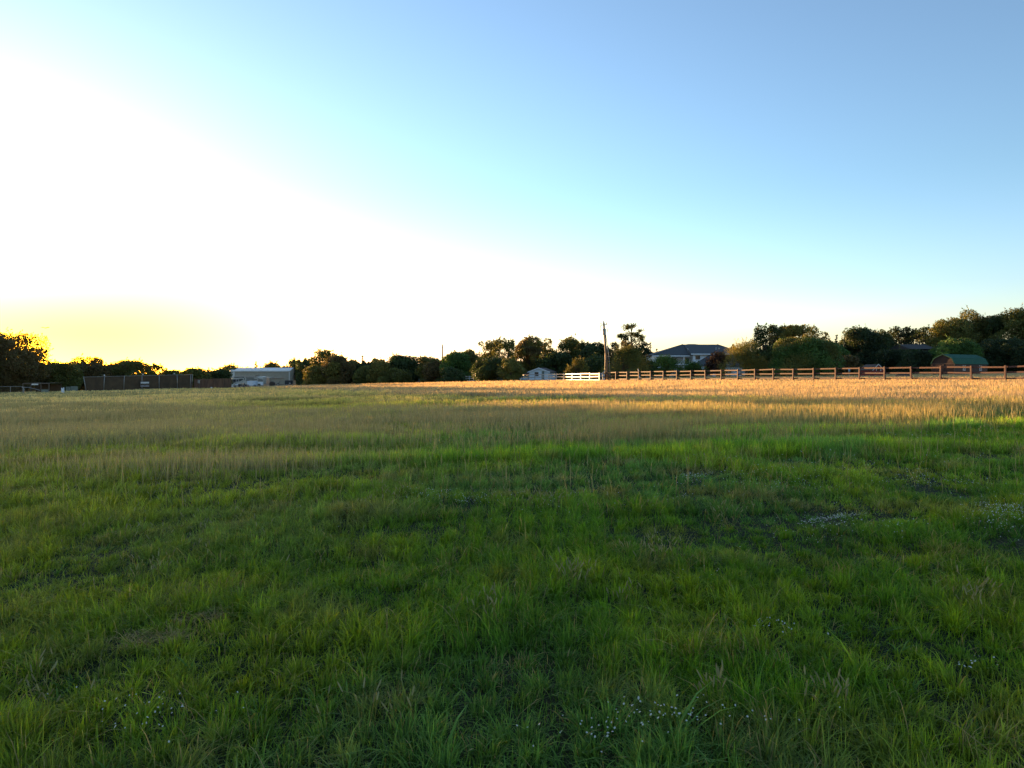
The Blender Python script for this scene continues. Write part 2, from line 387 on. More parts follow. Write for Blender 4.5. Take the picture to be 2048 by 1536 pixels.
G = 'trees along the far edge of the field'
trees = [
 # ---- left wing, beyond the frame and in it
 (-330, 590, 230, 118, 'round', 'olive', 'tall broad tree hidden beyond the left border of the view'),
 (-200, 600, 220, 124, 'round', 'dark', 'second tall broad tree beyond the left border of the view'),
 (-118, 632, 190, 122, 'round', 'olive', 'tall tree just past the left border beside the largest backlit tree'),
 (8, 668, 150, 126, 'airy', 'brown', 'largest backlit tree at the left border with ragged see-through leaves', dict(dens=1.15)),
 (62, 697, 80, 138, 'airy', 'brown', 'lower backlit shoulder tree right of the largest left-border tree', dict(dens=.75)),
 (112, 726, 84, 140, 'round', 'olive', 'low spreading tree standing behind the upright white marker', ),
 (176, 717, 78, 150, 'round', 'brown', 'rounded tree above the first tall posts of the dark screened fence'),
 (232, 728, 50, 155, 'airy', 'brown', 'thin see-through tree left of the domed tree above the banner'),
 (264, 722, 76, 156, 'round', 'olive', 'domed tree standing above the grey banner on the screened fence'),
 (310, 729, 34, 160, 'airy', 'olive', 'small wispy tree poking up just right of the domed tree above the banner'),
 (346, 741, 60, 165, 'bush', 'olive', 'low tree over the right half of the screened fence'),
 (388, 737, 52, 168, 'round', 'olive', 'small tree above the right end of the dark screened fence'),
 (432, 739, 58, 175, 'round', 'dark', 'small dark tree above the brown board fence'),
 (461, 731, 44, 255, 'round', 'gold', 'tree peeking over the left gable of the long metal shed'),
 (492, 738, 44, 285, 'round', 'olive', 'low tree top just showing above the shed roof near its left end'),
 (512, 726, 34, 285, 'conifer', 'olive', 'pointed tree rising above the middle of the shed roof'),
 (543, 727, 50, 285, 'round', 'gold', 'rounded gold-tinted tree rising above the right half of the shed roof'),
 (585, 720, 40, 262, 'round', 'dark', 'dark tree directly right of the metal shed'),
 (607, 723, 40, 255, 'airy', 'dark', 'thin dark tree between the shed-side tree and the tall airy crown'),
 (648, 701, 46, 205, 'airy', 'olive', 'tall airy tree with a high light crown right of the shed', dict(dens=1.5)),
 (632, 732, 50, 198, 'bush', 'gold', 'golden bush at the foot of the tall airy tree right of the shed'),
 (677, 713, 66, 196, 'round', 'brown', 'dense brownish dome tree right of the tall airy crown', dict(key2='gold')),
 (711, 722, 46, 200, 'round', 'dark', 'dark rounded tree below the thin pointed spire'),
 (725, 712, 16, 204, 'conifer', 'dark', 'thin pointed spire of a tree rising from the dark rounded ones'),
 (735, 733, 54, 192, 'bush', 'olive', 'olive bush low in front of the thin pointed spire'),
 (762, 724, 50, 190, 'round', 'gold', 'bright gold-tipped small tree left of the broad dark crown'),
 (805, 712, 70, 196, 'round', 'dark', 'broad dark crown above the far white fence fragment'),
 (790, 738, 62, 186, 'bush', 'olive', 'bush below the broad dark crown left of the far white fence fragment'),
 (826, 730, 40, 224, 'spiky', 'green', 'green feathery bush behind the far white fence fragment'),
 (861, 714, 50, 176, 'airy', 'olive', 'sparse-topped olive tree left of the short utility pole', dict(dens=1.5)),
 (872, 722, 48, 172, 'round', 'brown', 'brown leafy tree at the foot of the short utility pole'),
 (915, 705, 58, 166, 'round', 'green', 'green tree directly right of the short utility pole'),
 (940, 701, 42, 170, 'round', 'olive', 'olive tree peaking between the short pole and the twin tall crowns'),
 (900, 735, 56, 150, 'bush', 'dark', 'dark low bush in front of the green tree by the short pole'),
 (985, 683, 62, 178, 'airy', 'olive', 'left one of the twin tall crowns with sky showing through its edge', dict(dens=1.6)),
 (1008, 679, 52, 172, 'airy', 'olive', 'right one of the twin tall crowns left of the white garage', dict(dens=1.6)),
 (978, 716, 66, 131, 'round', 'dark', 'dark dense tree in front of the twin tall crowns'),
 (1022, 718, 48, 125, 'round', 'olive', 'dense tree right against the left end of the near white fence'),
 (1062, 676, 66, 190, 'round', 'brown', 'large rounded brown-gold tree behind the white garage', dict(key2='gold')),
 (1092, 682, 48, 194, 'round', 'olive', 'olive crown rising behind the right side of the white garage'),
 (1112, 706, 70, 178, 'round', 'dark', 'dark lower tree behind the right wall of the white garage'),
 (1137, 678, 56, 186, 'round', 'olive', 'tall olive dome between the white garage and the tall utility pole'),
 (1160, 685, 56, 192, 'round', 'dark', 'dark shaded dome left of the tall utility pole'),
 (1192, 687, 64, 180, 'round', 'dark', 'dark tree directly behind the tall utility pole'),
 (1155, 716, 44, 120, 'spiky', 'gold', 'small golden feathery bush behind the near white fence'),
 (1190, 712, 56, 134, 'round', 'dark', 'shaded bush between the golden feathery bush and the tall utility pole'),
 (1243, 683, 50, 176, 'airy', 'brown', 'brown airy tree behind the large golden shrub right of the tall pole'),
 (1250, 692, 88, 118, 'spiky', 'olive', 'large golden-green shrub with upright shoots right of the tall utility pole', dict(key2='gold', dens=1.2)),
 (1284, 684, 44, 172, 'round', 'deep', 'deep green dome beside the lone tiered tree left of the hip-roofed house'),
 (1313, 699, 26, 200, 'conifer', 'deep', 'small dark pointed tree at the left eave of the hip-roofed house'),
 (1300, 722, 40, 150, 'round', 'deep', 'dark bush against the left corner of the hip-roofed house'),
 (1338, 712, 66, 122, 'spiky', 'green', 'bright green feathery bush in front of the hip-roofed house'),
 (1385, 724, 62, 122, 'spiky', 'green', 'darker green bush in front of the house porch', dict(key2='dark')),
 (1437, 704, 44, 124, 'round', 'rust', 'dark reddish-leaved small tree in front of the right end of the house'),
 (1492, 684, 96, 112, 'spiky', 'olive', 'broad golden-topped bush hiding the right end of the house', dict(key2='gold', dens=1.2)),
 (1532, 652, 66, 140, 'airy', 'dark', 'tall dark tree behind the broad golden-topped bush', dict(dens=1.9)),
 (1590, 652, 78, 138, 'airy', 'gold', 'tall golden-lit tree with loose crown above the big green bush', dict(dens=2.0, key2='olive')),
 (1627, 656, 56, 142, 'round', 'olive', 'rounded right neighbour of the tall golden-lit tree', dict(key2='gold')),
 (1608, 678, 128, 108, 'bush', 'green', 'big domed green bush in front of the tall golden-lit tree', dict(key2='olive')),
 (1660, 690, 60, 128, 'round', 'green', 'green tree merging into the right flank of the big domed bush'),
 (1673, 671, 22, 138, 'conifer', 'deep', 'small pointed evergreen between the big domed bush and the dark wood'),
 (1698, 712, 60, 112, 'bush', 'brown', 'low brownish bush left of the small red playhouse'),
 (1722, 658, 84, 150, 'round', 'deep', 'dark dome at the left end of the dark wood above the red playhouse'),
 (1765, 664, 70, 152, 'round', 'dark', 'dark tree right above the small red playhouse'),
 (1800, 656, 54, 154, 'airy', 'deep', 'dark tree with sky gaps left of the hidden brown roof', dict(dens=1.9)),
 (1838, 657, 54, 158, 'airy', 'deep', 'dark tree with sky gaps directly above the hidden brown roof', dict(dens=1.9)),
 (1795, 700, 80, 138, 'round', 'deep', 'shaded low tree in front of the left end of the hidden brown roof'),
 (1838, 701, 76, 128, 'bush', 'deep', 'dark bush left of the green-roofed barn'),
 (1908, 680, 82, 128, 'round', 'green', 'leafy green tree directly behind the green-roofed barn'),
 (1884, 684, 22, 124, 'round', 'lime', 'slim lime-green sapling behind the left end of the green-roofed barn'),
 (1905, 641, 90, 150, 'round', 'olive', 'big rounded olive-dark tree behind the left half of the green-roofed barn'),
 (1943, 628, 90, 152, 'round', 'olive', 'very tall olive tree standing highest behind the green-roofed barn'),
 (1990, 634, 84, 150, 'round', 'dark', 'very tall dark tree behind the right end of the green-roofed barn'),
 (2040, 621, 90, 144, 'round', 'olive', 'highest tree of all at the right border'),
 (2005, 680, 100, 130, 'round', 'deep', 'nearly black shaded tree right of the green-roofed barn'),
 (2070, 690, 100, 126, 'round', 'deep', 'nearly black shaded tree cut by the right border'),
 (2130, 630, 120, 146, 'round', 'dark', 'tall tree hidden beyond the right border of the view'),
]
for t in trees:
    k = t[7] if len(t) > 7 else {}
    nm = {'bush': 'bush', 'spiky': 'bush', 'conifer': 'pine_tree'}.get(t[4], 'tree')
    T(*t[:7], name=nm, cat='bush' if nm == 'bush' else 'tree', group=G, **k)

# lone tiered tree with a bare stem and flat leaf tiers
Yt = 165; xt = X_at(1263, Yt); zt = gz(xt, Yt); sc = Yt/F
root = empty('tiered_tree', (xt, Yt, zt-.1), 0, 'lone tall tree with bare stem and separate leafy tiers left of the house', 'tree', G)
tb = MB(); H = Z_at(650, Yt)-zt
tb.tube([(0, 0, 0), (.2, 0, H*.4), (-.1, 0, H*.75), (.05, 0, H)], [.32, .26, .17, .05], 8)
tiers = [(1259, 652, 15, 5), (1252, 656, 8, 4), (1268, 651, 6, 4), (1262, 668, 14, 5), (1244, 672, 11, 5), (1239, 670, 7, 3), (1282, 660, 7, 4), (1276, 667, 7, 4), (1283, 674, 9, 5), (1277, 671, 8, 5), (1285, 678, 5, 3), (1251, 676, 8, 4), (1270, 681, 9, 4)]
Pl = []
for (px, py, rw, rh) in tiers:
    c = np.array([(px-1263)*sc, rng.uniform(-.5, .5), Z_at(py, Yt)-zt]); n = int(rw*rh*15)
    d = rng.normal(size=(n, 3)); d /= np.linalg.norm(d, axis=1)[:, None]; d *= (rng.rand(n)**.5*rng.uniform(.75, 1.35, n))[:, None]
    Q = c+d*np.array([rw*sc*1.05, rw*sc*.8, rh*sc*1.25])
    Q = Q[vnoise(Q[:, 0]*2.1, Q[:, 2]*2.9+Q[:, 1]*2, 5) > .5]; Pl.append(Q)
    tb.tube([(0, 0, max(.5, c[2]-1.1-abs(c[0])*.35)), (c[0]*.5, c[1]*.5, c[2]-.5), (c[0], c[1], c[2])], [.10, .07, .03], 5)
V, Fq, Cc = leaves(np.concatenate(Pl), .26, LEAF['olive'], .3)
link('crown', raw_mesh('crown', V, Fq, 4, M['leaf'], Cc), root); tb.build('trunk', M['bark'], root, smooth=True)

# uncountable undergrowth that closes the foot of the wood
Ps = []; Cs = []
def under(px0, px1, Y, top, key, n, dy=6):
    px = rng.uniform(px0, px1, n); yy = Y+rng.uniform(-dy, dy, n); x = X_at(px, Y)*yy/Y
    g = ground(x, yy); hh = (EYE+(HOR-top)/F*Y)-g; env = hh*(.55+.6*fbm(px/9.0, px*0+Y, 3, 3))
    z = g+env*rng.rand(n)**.8; Ps.append(np.stack([x, yy, z], 1)); Cs.append(np.repeat((np.array(LEAF[key])*(.6+.9*vnoise(px/7, z, 8))[:, None]), 4, 0))
under(-420, 330, 172, 745, 'brown', 26000)
under(300, 640, 296, 738, 'olive', 22000)
under(592, 900, 232, 716, 'dark', 52000)
under(840, 1060, 196, 716, 'dark', 42000)
under(1040, 1320, 202, 712, 'deep', 46000)
under(1460, 1720, 172, 688, 'deep', 52000)
under(1290, 1480, 196, 742, 'deep', 12000)
under(1640, 2300, 168, 690, 'deep', 90000)
P = np.concatenate(Ps); V, Fq, _ = leaves(P, .55, (.1, .1, .1), .3)
o = link('undergrowth', raw_mesh('undergrowth', V, Fq, 4, M['leaf'], np.concatenate(Cs).astype(np.float32))); tag(o, 'dim shrubby undergrowth closing the foot of the tree belt', 'undergrowth', kind='stuff')

# ------------------------------------------------------------------ fences
def fence_line(name, label, u0, b, c, Y0, n0, n1, m, ph, rails, rth, pw, side, group=None, skip_rail=()):
    """posts evenly spaced on a straight line; u = (u0+b n)/(1+c n), depth = Y0 (1+c n)"""
    P = []
    for k in range(n0, n1+1):
        Y = Y0*(1+c*k); x = (u0+b*k)*Y0; P.append(Vector((x, Y, gz(x, Y))))
    root = empty(name, P[0], 0, label, 'fence', group); o0 = P[0]
    d = (P[-1]-P[0]); d.z = 0; d.normalize(); nrm = Vector((d.y, -d.x, 0))*side
    rnd = random.Random(3)
    ang = math.atan2(d.y, d.x)
    for i, p in enumerate(P):
        mb = MB(); q = p-o0; hh = ph+rnd.uniform(-.03, .03); t = Vector((rnd.uniform(-.04, .04), rnd.uniform(-.04, .04), 0))
        mb.beam(q-Vector((0, 0, .15)), q+Vector((0, 0, hh))+t, pw, pw, d); mb.build('post', m, root, bevel=.008)
    for z in rails:
        mb = MB()
        for i in range(len(P)-1):
            if (i, z) in skip_rail: continue
            off = nrm*(pw/2+.02) if side else Vector((0, 0, 0))
            a = P[i]-o0+off+Vector((0, 0, z+rnd.uniform(-.028, .028))); c_ = P[i+1]-o0+off+Vector((0, 0, z+rnd.uniform(-.028, .028)))
            if pw < .16 and side == 0: a += d*pw/2; c_ -= d*pw/2
            mb.beam(a+d*.004, c_-d*.004, rth, .12, (0, 0, 1))
        mb.build('rail', m, root, bevel=.006)
    return root, P
brown, BP = fence_line('ranch_fence', 'long red-brown wooden post and rail fence from the tall pole to the right border', .186, .01225, -.0238, 91, -4, 19, M['redwood'], 1.42, (1.32, .90, .44), .04, .115, -1)
white, WP = fence_line('ranch_fence', 'white post and rail fence running from the tall utility pole back past the white garage', .1174, -.00993, .0285, 100, 0, 41, M['whitevinyl'], 1.36, (1.22, .80, .36), .045, .13, 0)

# white fence end bay that leans against the brown one, with two round caps on the chain
p = WP[0]; q = BP[0]
g_ = empty('fence_gate', p, 0, 'short white gate panel with a slanting brace closing the gap beside the tall utility pole', 'gate')
d = q-p
for z in (1.22, .8, .36): MB().beam(Vector((0.12, 0, z)), Vector((d.x*.62, d.y*.62, z+.02)), .04, .13).build('rail', M['whitevinyl'], g_)
mb = MB(); mb.beam((d.x*.62, d.y*.62, -.1), (d.x*.62, d.y*.62, 1.34), .12, .12, (1, 0, 0)); mb.build('post', M['whitevinyl'], g_, bevel=.01)
mb = MB(); mb.beam((.12, -.08, .86), (d.x*.95, d.y*.8-.08, 1.62), .05, .13); mb.build('brace', M['whitevinyl'], g_)
for z in (.98, .42): MB().disc((d.x*.82, d.y*.7, z), (0, 1, 0), .14, .06).build('reflector', M['white'], g_)

# thin white stake leaning behind the brown fence
x = X_at(1281, 108); o = MB(); o.beam((0, 0, 0), (-.35, 0, 1.75), .07, .07); o = o.build('leaning_stake', M['white'], None, loc=(x, 108, gz(x, 108)))
tag(o, 'thin white stake leaning up behind the brown fence below the large golden-green shrub', 'stake')

# ------------------------------------------------------------------ utility poles
def guy(mb, a, b, r=.012): mb.tube([a, b], r, 5)
Y = 100.5; x = X_at(1216, Y); z = gz(x, Y); top = Z_at(645, Y)-z
up = empty('utility_pole', (x, Y, z), 0, 'tall leaning utility pole with transformer where the white and brown fences meet', 'utility pole')
tx = X_at(1207.5, Y)-x
mb = MB(); mb.tube([(0, 0, -.2), (tx*.5, 0, top*.5), (tx, 0, top)], [.17, .145, .115], 12); mb.build('pole', M['polewood'], up, smooth=True)
mb = MB(); mb.tube([(.32, -.15, 0), (.32+tx*.42, -.15, top*.45), (tx+.25, -.13, top*.80)], .045, 7); mb.build('riser_pipe', M['galv'], up, smooth=True)
mb = MB(); mb.tube([(-.42, .1, 0), (tx*.5-.1, .1, top*.5), (tx-.03, .05, top*.86)], .035, 6); mb.build('guy_wire', M['black'], up)
xf = MB(); cz = top*.84; xf.tube([(tx+.02, -.36, cz-.42), (tx+.02, -.36, cz+.40)], .24, 14); xf.tube([(tx+.02, -.36, cz+.40), (tx+.02, -.36, cz+.47)], [.24, .10], 14)
tr_ = xf.build('transformer', M['xfmr'], up, smooth=False)
mb = MB(); mb.tube([(tx-.06, -.36, cz+.45), (tx-.10, -.36, cz+.66)], [.04, .05], 8); mb.tube([(tx+.1, -.36, cz+.45), (tx+.14, -.36, cz+.66)], [.04, .05], 8); mb.build('bushing', M['ceramic'], tr_)
mb = MB(); mb.beam((tx-.42, -.1, top*.955), (tx+.42, -.1, top*.965), .09, .1); mb.build('crossarm', M['polewood'], up)
for sx, zz in ((-.4, .97), (.38, .975), (-.02, 1.0)):
    mb = MB(); mb.tube([(tx+sx, -.1, top*zz), (tx+sx, -.1, top*zz+.1), (tx+sx, -.1, top*zz+.2)], [.04, .09, .05], 8); mb.build('insulator', M['ceramic'], up, smooth=True)
mb = MB(); mb.tube([(tx-.42, -.12, top*.95), (tx-.52, -.15, top*.90), (tx-.40, -.2, top*.86)], .04, 6); mb.build('cutout', M['ceramic'], up)
mb = MB(); mb.tube([(tx+.42, -.12, top*.90), (tx+.44, -.14, top*.845)], .07, 8); mb.build('arrester', M['xfmr'], up)

Y = 182; x = X_at(885, Y); z = gz(x, Y); top = Z_at(690, Y)-z
up2 = empty('utility_pole', (x, Y, z), 0, 'plain brown utility pole rising out of the trees left of the centre', 'utility pole')
mb = MB(); mb.tube([(0, 0, -.2), (0, 0, top)], [.2, .14], 10); mb.build('pole', M['polewood'], up2, smooth=True)
mb = MB(); mb.tube([(0, 0, top), (0, 0, top+.12), (0, 0, top+.4)], [.03, .08, .04], 8); mb.build('insulator', M['ceramic'], up2)
mb = MB(); mb.beam((-.25, -.18, top*.93), (.25, -.18, top*.93), .08, .08); mb.build('bracket', M['ceramic'], up2)

# ------------------------------------------------------------------ metal shed (left)
Y = 245; xl, xr = X_at(468, Y), X_at(577, Y); x0 = (xl+xr)/2; zb = gz(x0, Y); Ls = xr-xl
sh = empty('metal_shed', (xl, Y, zb), R(4.0), 'long pale tan metal shed with a low roof behind the camper', 'shed')
ze = Z_at(741.5, Y)-zb; Wd = 11.0; zr = ze+1.0
mb = MB()
mb.add([(0,0,0),(Ls,0,0),(Ls,0,ze),(0,0,ze)], [(0,1,2,3)]); mb.add([(0,Wd,0),(Ls,Wd,0),(Ls,Wd,ze),(0,Wd,ze)], [(1,0,3,2)])
mb.add([(Ls,0,0),(Ls,Wd,0),(Ls,Wd,ze),(Ls,Wd/2,zr),(Ls,0,ze)], [(0,1,2,3,4)]); mb.add([(0,0,0),(0,Wd,0),(0,Wd,ze),(0,Wd/2,zr),(0,0,ze)], [(4,3,2,1,0)])
mb.build('wall', M['tan'], sh)
mb = MB(); e = .25
mb.add([(-e,-e,ze-.02),(Ls+e,-e,ze-.02),(Ls+e,Wd/2,zr+.06),(-e,Wd/2,zr+.06),(-e,Wd+e,ze-.02),(Ls+e,Wd+e,ze-.02)], [(0,1,2,3),(3,2,5,4)])
mb.add([(-e,-e,ze-.12),(Ls+e,-e,ze-.12),(Ls+e,Wd/2,zr-.04),(-e,Wd/2,zr-.04),(-e,Wd+e,ze-.12),(Ls+e,Wd+e,ze-.12)], [(3,2,1,0),(4,5,2,3)])
mb.build('roof', M['roofmetal'], sh)
mb = MB(); mb.box(-e-.03, Ls+e+.03, -e-.08, -e, ze-.28, ze+.02); mb.build('gutter', M['pale'], sh)
for xx in (-.05, Ls-.2):
    mb = MB(); mb.box(xx, xx+.25, -.06, -.003, 0, ze-.28); mb.build('corner_trim', M['pale'], sh)
# slanted left end: a lean bay whose pale gable faces the sunset
xs = X_at(453.5, Y+6)-xl
mb = MB(); mb.prism_y([(-2.6, 0), (-.05, 0), (-.05, ze-.1), (-1.3, ze+.35), (-2.6, ze-.55)], 1.0, 9.0); mb.build('side_bay', M['pale'], sh)
mb = MB(); mb.box(-2.66, -2.6-.003, 3.0, 6.2, 0, 3.0); mb.build('door', M['tan'], sh)

# ------------------------------------------------------------------ camper trailer
def wheel(parent, c, rad, wd, axis=(0, 1, 0)):
    mb = MB(); mb.disc(c, axis, rad, wd, 18); w_ = mb.build('wheel', M['rubber'], parent)
    mb = MB(); a = Vector(axis)*(-wd/2-.012); mb.disc(Vector(c)+a, axis, rad*.55, .03, 14); mb.build('rim', M['rim'], w_); return w_
Y = 215; xl, xr = X_at(463, Y), X_at(527, Y); z = gz((xl+xr)/2, Y); Lr = xr-xl; ht = Z_at(752.5, Y)-z; sc = Y/F
rv = empty('camper_trailer', (xl, Y, z), 0, 'large beige fifth wheel camper with dark swooping stripes parked in front of the metal shed', 'camper')
mb = MB(); mb.prism_y([(0, 1.25), (.45, .85), (1.1, .75), (Lr-1.8, .75), (Lr-1.7, .8), (Lr-.1, .8), (Lr, 1.0), (Lr, ht-.25), (Lr-.25, ht-.03), (.5, ht), (.1, ht-.3), (0, ht-1.0)], 0, 2.4); mb.build('body', M['rvbody'], rv, bevel=.06)
def band(poly, th, mt, name):     # stripe laid 12 mm proud of the side
    mb = MB(); mb.prism_y(poly, -th, -.001); return mb.build(name, mt, rv)
def px_(a, b): return ((a-463)*sc*64/(527-463), Z_at(b, Y)-z)
def curve_band(cpts, w0, w1, mt, th):
    mb = MB(); n = len(cpts)
    for i in range(n-1):
        (ax, az), (bx_, bz) = px_(*cpts[i]), px_(*cpts[i+1]); wa = w0+(w1-w0)*i/(n-1); wb = w0+(w1-w0)*(i+1)/(n-1)
        dx, dz = bx_-ax, bz-az; l = math.hypot(dx, dz); nx_, nz_ = -dz/l, dx/l
        mb.add([(ax-nx_*wa, -th, az-nz_*wa), (bx_-nx_*wb, -th, bz-nz_*wb), (bx_+nx_*wb, -th, bz+nz_*wb), (ax+nx_*wa, -th, az+nz_*wa)], [(0,1,2,3)])
    return mb.build('stripe', mt, rv)
band([px_(464, 768.5), px_(464, 757), px_(470, 754.5), px_(487, 754), px_(491, 757), px_(489, 762), px_(480, 766)], .012, M['rvdark'], 'graphic_panel')
band([px_(490, 754.5), px_(512, 755), px_(520, 758), px_(526, 759), px_(526, 763), px_(513, 763), px_(500, 762.5), px_(491, 762)], .012, M['rvmid'], 'graphic_panel')
curve_band([(464, 757.5), (474, 757), (484, 756), (488, 757.5), (487.5, 760), (482, 763), (474, 765), (465, 767.5)], .16, .10, M['rvbody'], .022)
curve_band([(489, 754.5), (491.5, 757), (491, 760.5), (486, 764), (476, 767), (466, 769.5)], .14, .2, M['rvbody'], .024)
curve_band([(508, 756), (514, 757.2), (516.5, 759), (514, 761.3), (506, 762), (499, 761)], .13, .10, M['rvbody'], .024)
band([px_(511, 763.5), px_(526.5, 764), px_(526.5, 770), px_(511, 770)], .014, M['white'], 'lower_panel')
band([px_(514, 767.5), px_(521, 767.5), px_(521, 770), px_(514, 770)], .03, M['rvdark'], 'hatch')
mb = MB(); a, b = px_(473, 763.5), px_(476.5, 758.5); mb.box(a[0], b[0], -.05, -.025, a[1], b[1]); f_ = mb.build('window', M['glass'], rv)
mb = MB(); mb.box(a[0]-.06, a[0], -.06, -.02, a[1]-.06, b[1]+.06).box(b[0], b[0]+.06, -.06, -.02, a[1]-.06, b[1]+.06).box(a[0]-.001, b[0]+.001, -.058, -.051, b[1], b[1]+.055).box(a[0]-.001, b[0]+.001, -.058, -.051, a[1]-.055, a[1]); mb.build('frame', M['white'], f_)
mb = MB(); a, b = px_(467, 763), px_(471, 759.5); mb.box(a[0], b[0], -.05, -.025, a[1], b[1]); mb.build('window', M['glass'], rv)
mb = MB(); mb.box(Lr*.72, Lr*.72+1.0, .7, 1.7, ht-.02, ht+.26); mb.build('air_conditioner', M['rvdark'], rv, bevel=.05)
mb = MB(); mb.tube([(.8, -.12, ht-.12), (Lr*.78, -.12, ht-.12)], .07, 8); mb.build('awning', M['rvdark'], rv)
mb = MB(); mb.box(Lr*.84, Lr*.84+1.3, -.1, -.03, ht-.34, ht-.18); mb.build('marker_light', M['white'], rv)
for wx in (Lr*.40, Lr*.49): wheel(rv, (wx, .1, .38), .38, .24)
for wx in (.9, Lr-1.2):
    mb = MB(); mb.box(wx, wx+.1, .3, .4, 0, .8); mb.build('landing_leg', M['black'], rv)

# small white enclosed trailer in front of the camper
Y = 205; xl, xr = X_at(494, Y), X_at(511.5, Y); z = gz(xl, Y); W_ = xr-xl; h = Z_at(762, Y)-z; b0 = max(.35, Z_at(772, Y)-z)
ct = empty('box_trailer', (xl, Y, z), 0, 'small pale blue-white enclosed box trailer parked in front of the big camper', 'trailer')
mb = MB(); mb.box(0, W_, 0, 1.6, b0, h); mb.build('body', M['bluewhite'], ct, bevel=.05)
mb = MB(); mb.box(W_*.36, W_*.66, -.02, -.002, b0+.1, h-.12); dr = mb.build('door', M['white'], ct)
mb = MB(); mb.box(W_*.60, W_*.62, -.05, -.022, b0+.5, b0+.65); mb.build('handle', M['black'], dr)
for wx in (W_*.12, W_*.88): wheel(ct, (wx, .08, .32), .32, .2)
mb = MB(); mb.beam((W_, .8, .45), (W_+1.1, .8, .42), .08, .08); mb.build('tow_bar', M['black'], ct)

# motorcycles-and-mower clutter left of the trailer: a ride-on mower and a motorbike
Y = 200; x = X_at(482, Y); z = gz(x, Y)
mo = empty('riding_mower', (x, Y, z), 0, 'dark riding mower parked below the left half of the big camper', 'mower')
for a_, r_ in ((-.55, .22), (.5, .32)): wheel(mo, (a_, 0, r_), r_, .2)
mb = MB(); mb.box(-.8, -.05, .05, .65, .35, .8); mb.build('hood', M['black'], mo, bevel=.05)
mb = MB(); mb.box(.1, .75, .05, .7, .45, .62).beam((.72, .38, .6), (.85, .38, 1.05), .5, .08); mb.build('seat', M['black'], mo, bevel=.03)
mb = MB(); mb.tube([(-.1, .35, .75), (.1, .35, 1.05)], .03, 6); mb.disc((.12, .35, 1.08), (.6, 0, 1), .17, .03); mb.build('steering_wheel', M['black'], mo)
Y = 201; x = X_at(474, Y); z = gz(x, Y)
bk = empty('motorbike', (x, Y, z), 0, 'light and dark motorbike standing at the left end below the camper', 'motorbike')
for a_ in (-.62, .62): wheel(bk, (a_, 0, .32), .32, .12)
mb = MB(); mb.beam((-.5, 0, .62), (.45, 0, .78), .2, .28); mb.beam((.45, 0, .9), (.62, 0, .35), .07, .07); mb.build('body', M['white'], bk, bevel=.03)
mb = MB(); mb.beam((-.6, 0, .86), (-.05, 0, .84), .22, .12); mb.build('seat', M['black'], bk, bevel=.03)
mb = MB(); mb.tube([(.38, -.33, 1.1), (.42, 0, 1.0), (.38, .33, 1.1)], .025, 6); mb.build('handlebar', M['black'], bk)

# beige container box and low tan wall right of the camper
Y = 222; xl, xr = X_at(527.5, Y), X_at(540.5, Y); z = gz(xl, Y); h = Z_at(755, Y)-z
cb = empty('storage_container', (xl, Y, z), 0, 'beige upright storage container between the camper and the dark round bale', 'container')
mb = MB(); mb.box(0, xr-xl, 0, 2.4, .1, h); mb.build('body', M['tan'], cb)
mb = MB(); mb.box(-.03, xr-xl+.03, -.03, 2.43, h+.002, h+.12); mb.build('roof', M['pale'], cb)
mb = MB(); mb.box(xr-xl-.14, xr-xl-.02, -.05, -.002, .1, h-.05); mb.build('door_edge', M['rvdark'], cb)
Y = 232; xl, xr = X_at(540, Y), X_at(568, Y); z = gz(xl, Y); h = Z_at(756, Y)-z
o = empty('lean_to', (xl, Y, z), 0, 'low tan lean-to with a thin roof edge against the right half of the metal shed', 'lean-to')
mb = MB(); mb.box(0, xr-xl, .0, .12, 0, h-.1); mb.build('wall', M['tan'], o)
mb = MB(); mb.box(-.2, xr-xl+.2, -.5, 3.2, h-.1+.002, h+.05); mb.build('roof', M['rvmid'], o)

Y = 212; x = X_at(544.5, Y); z = gz(x, Y)
o = MB(); 
for i, (r_, d_) in enumerate(((.70, 1.2), (.66, 1.26))): o.disc((0, 0, .70), (0, 1, 0), r_, d_, 20)
o = o.build('round_bale', M['bark'], None, bevel=.06, loc=(x, Y, z)); tag(o, 'dark round hay bale standing right of the beige storage container', 'hay bale')
Y = 210; x = X_at(557, Y); z = gz(x, Y)
hr = empty('hay_rake', (x, Y, z), 0, 'thin dark wheeled implement with an upright lever in front of the shed', 'farm implement')
for a_ in (-.15, ): wheel(hr, (a_, 0, .42), .42, .1)
mb = MB(); mb.beam((-1.5, .1, .45), (1.6, .1, .5), .07, .07); mb.beam((-.3, .1, .45), (.45, .1, 1.5), .06, .06); mb.tube([(.45, .1, 1.45), (.3, .1, 1.2), (.5, .1, .5)], .025, 6); mb.build('frame', M['black'], hr)
mb = MB()
for k in range(7): mb.tube([(.3+k*.17, .15, .5), (.32+k*.17, .1, .15)], .015, 4)
mb.build('tine', M['black'], hr)

Y = 204; xl, xr = X_at(569.5, Y), X_at(585, Y); z = gz(xl, Y)
ut = empty('utility_trailer', (xl, Y, z), 0, 'dark high-sided utility trailer parked at the right corner of the shed', 'trailer')
W_ = xr-xl
mb = MB(); mb.box(0, W_*.82, 0, .07, .5, 1.55).box(0, W_*.82, 1.5, 1.57, .5, 1.55).box(0, .07, .07, 1.5, .5, 1.5); mb.build('side_panel', M['black'], ut)
mb = MB(); mb.box(0, W_*.82, .072, 1.498, .46, .54); mb.build('deck', M['black'], ut)
mb = MB(); mb.beam((W_*.82, .75, .5), (W_+.3, .75, .45), .1, .1); mb.build('tow_bar', M['black'], ut)
mb = MB(); mb.disc((W_*.66, -.05, .75), (0, 1, 0), .17, .06); mb.build('tail_light', M['pale'], ut)
for wx in (W_*.3, W_*.55): wheel(ut, (wx, -.12, .36), .36, .2)

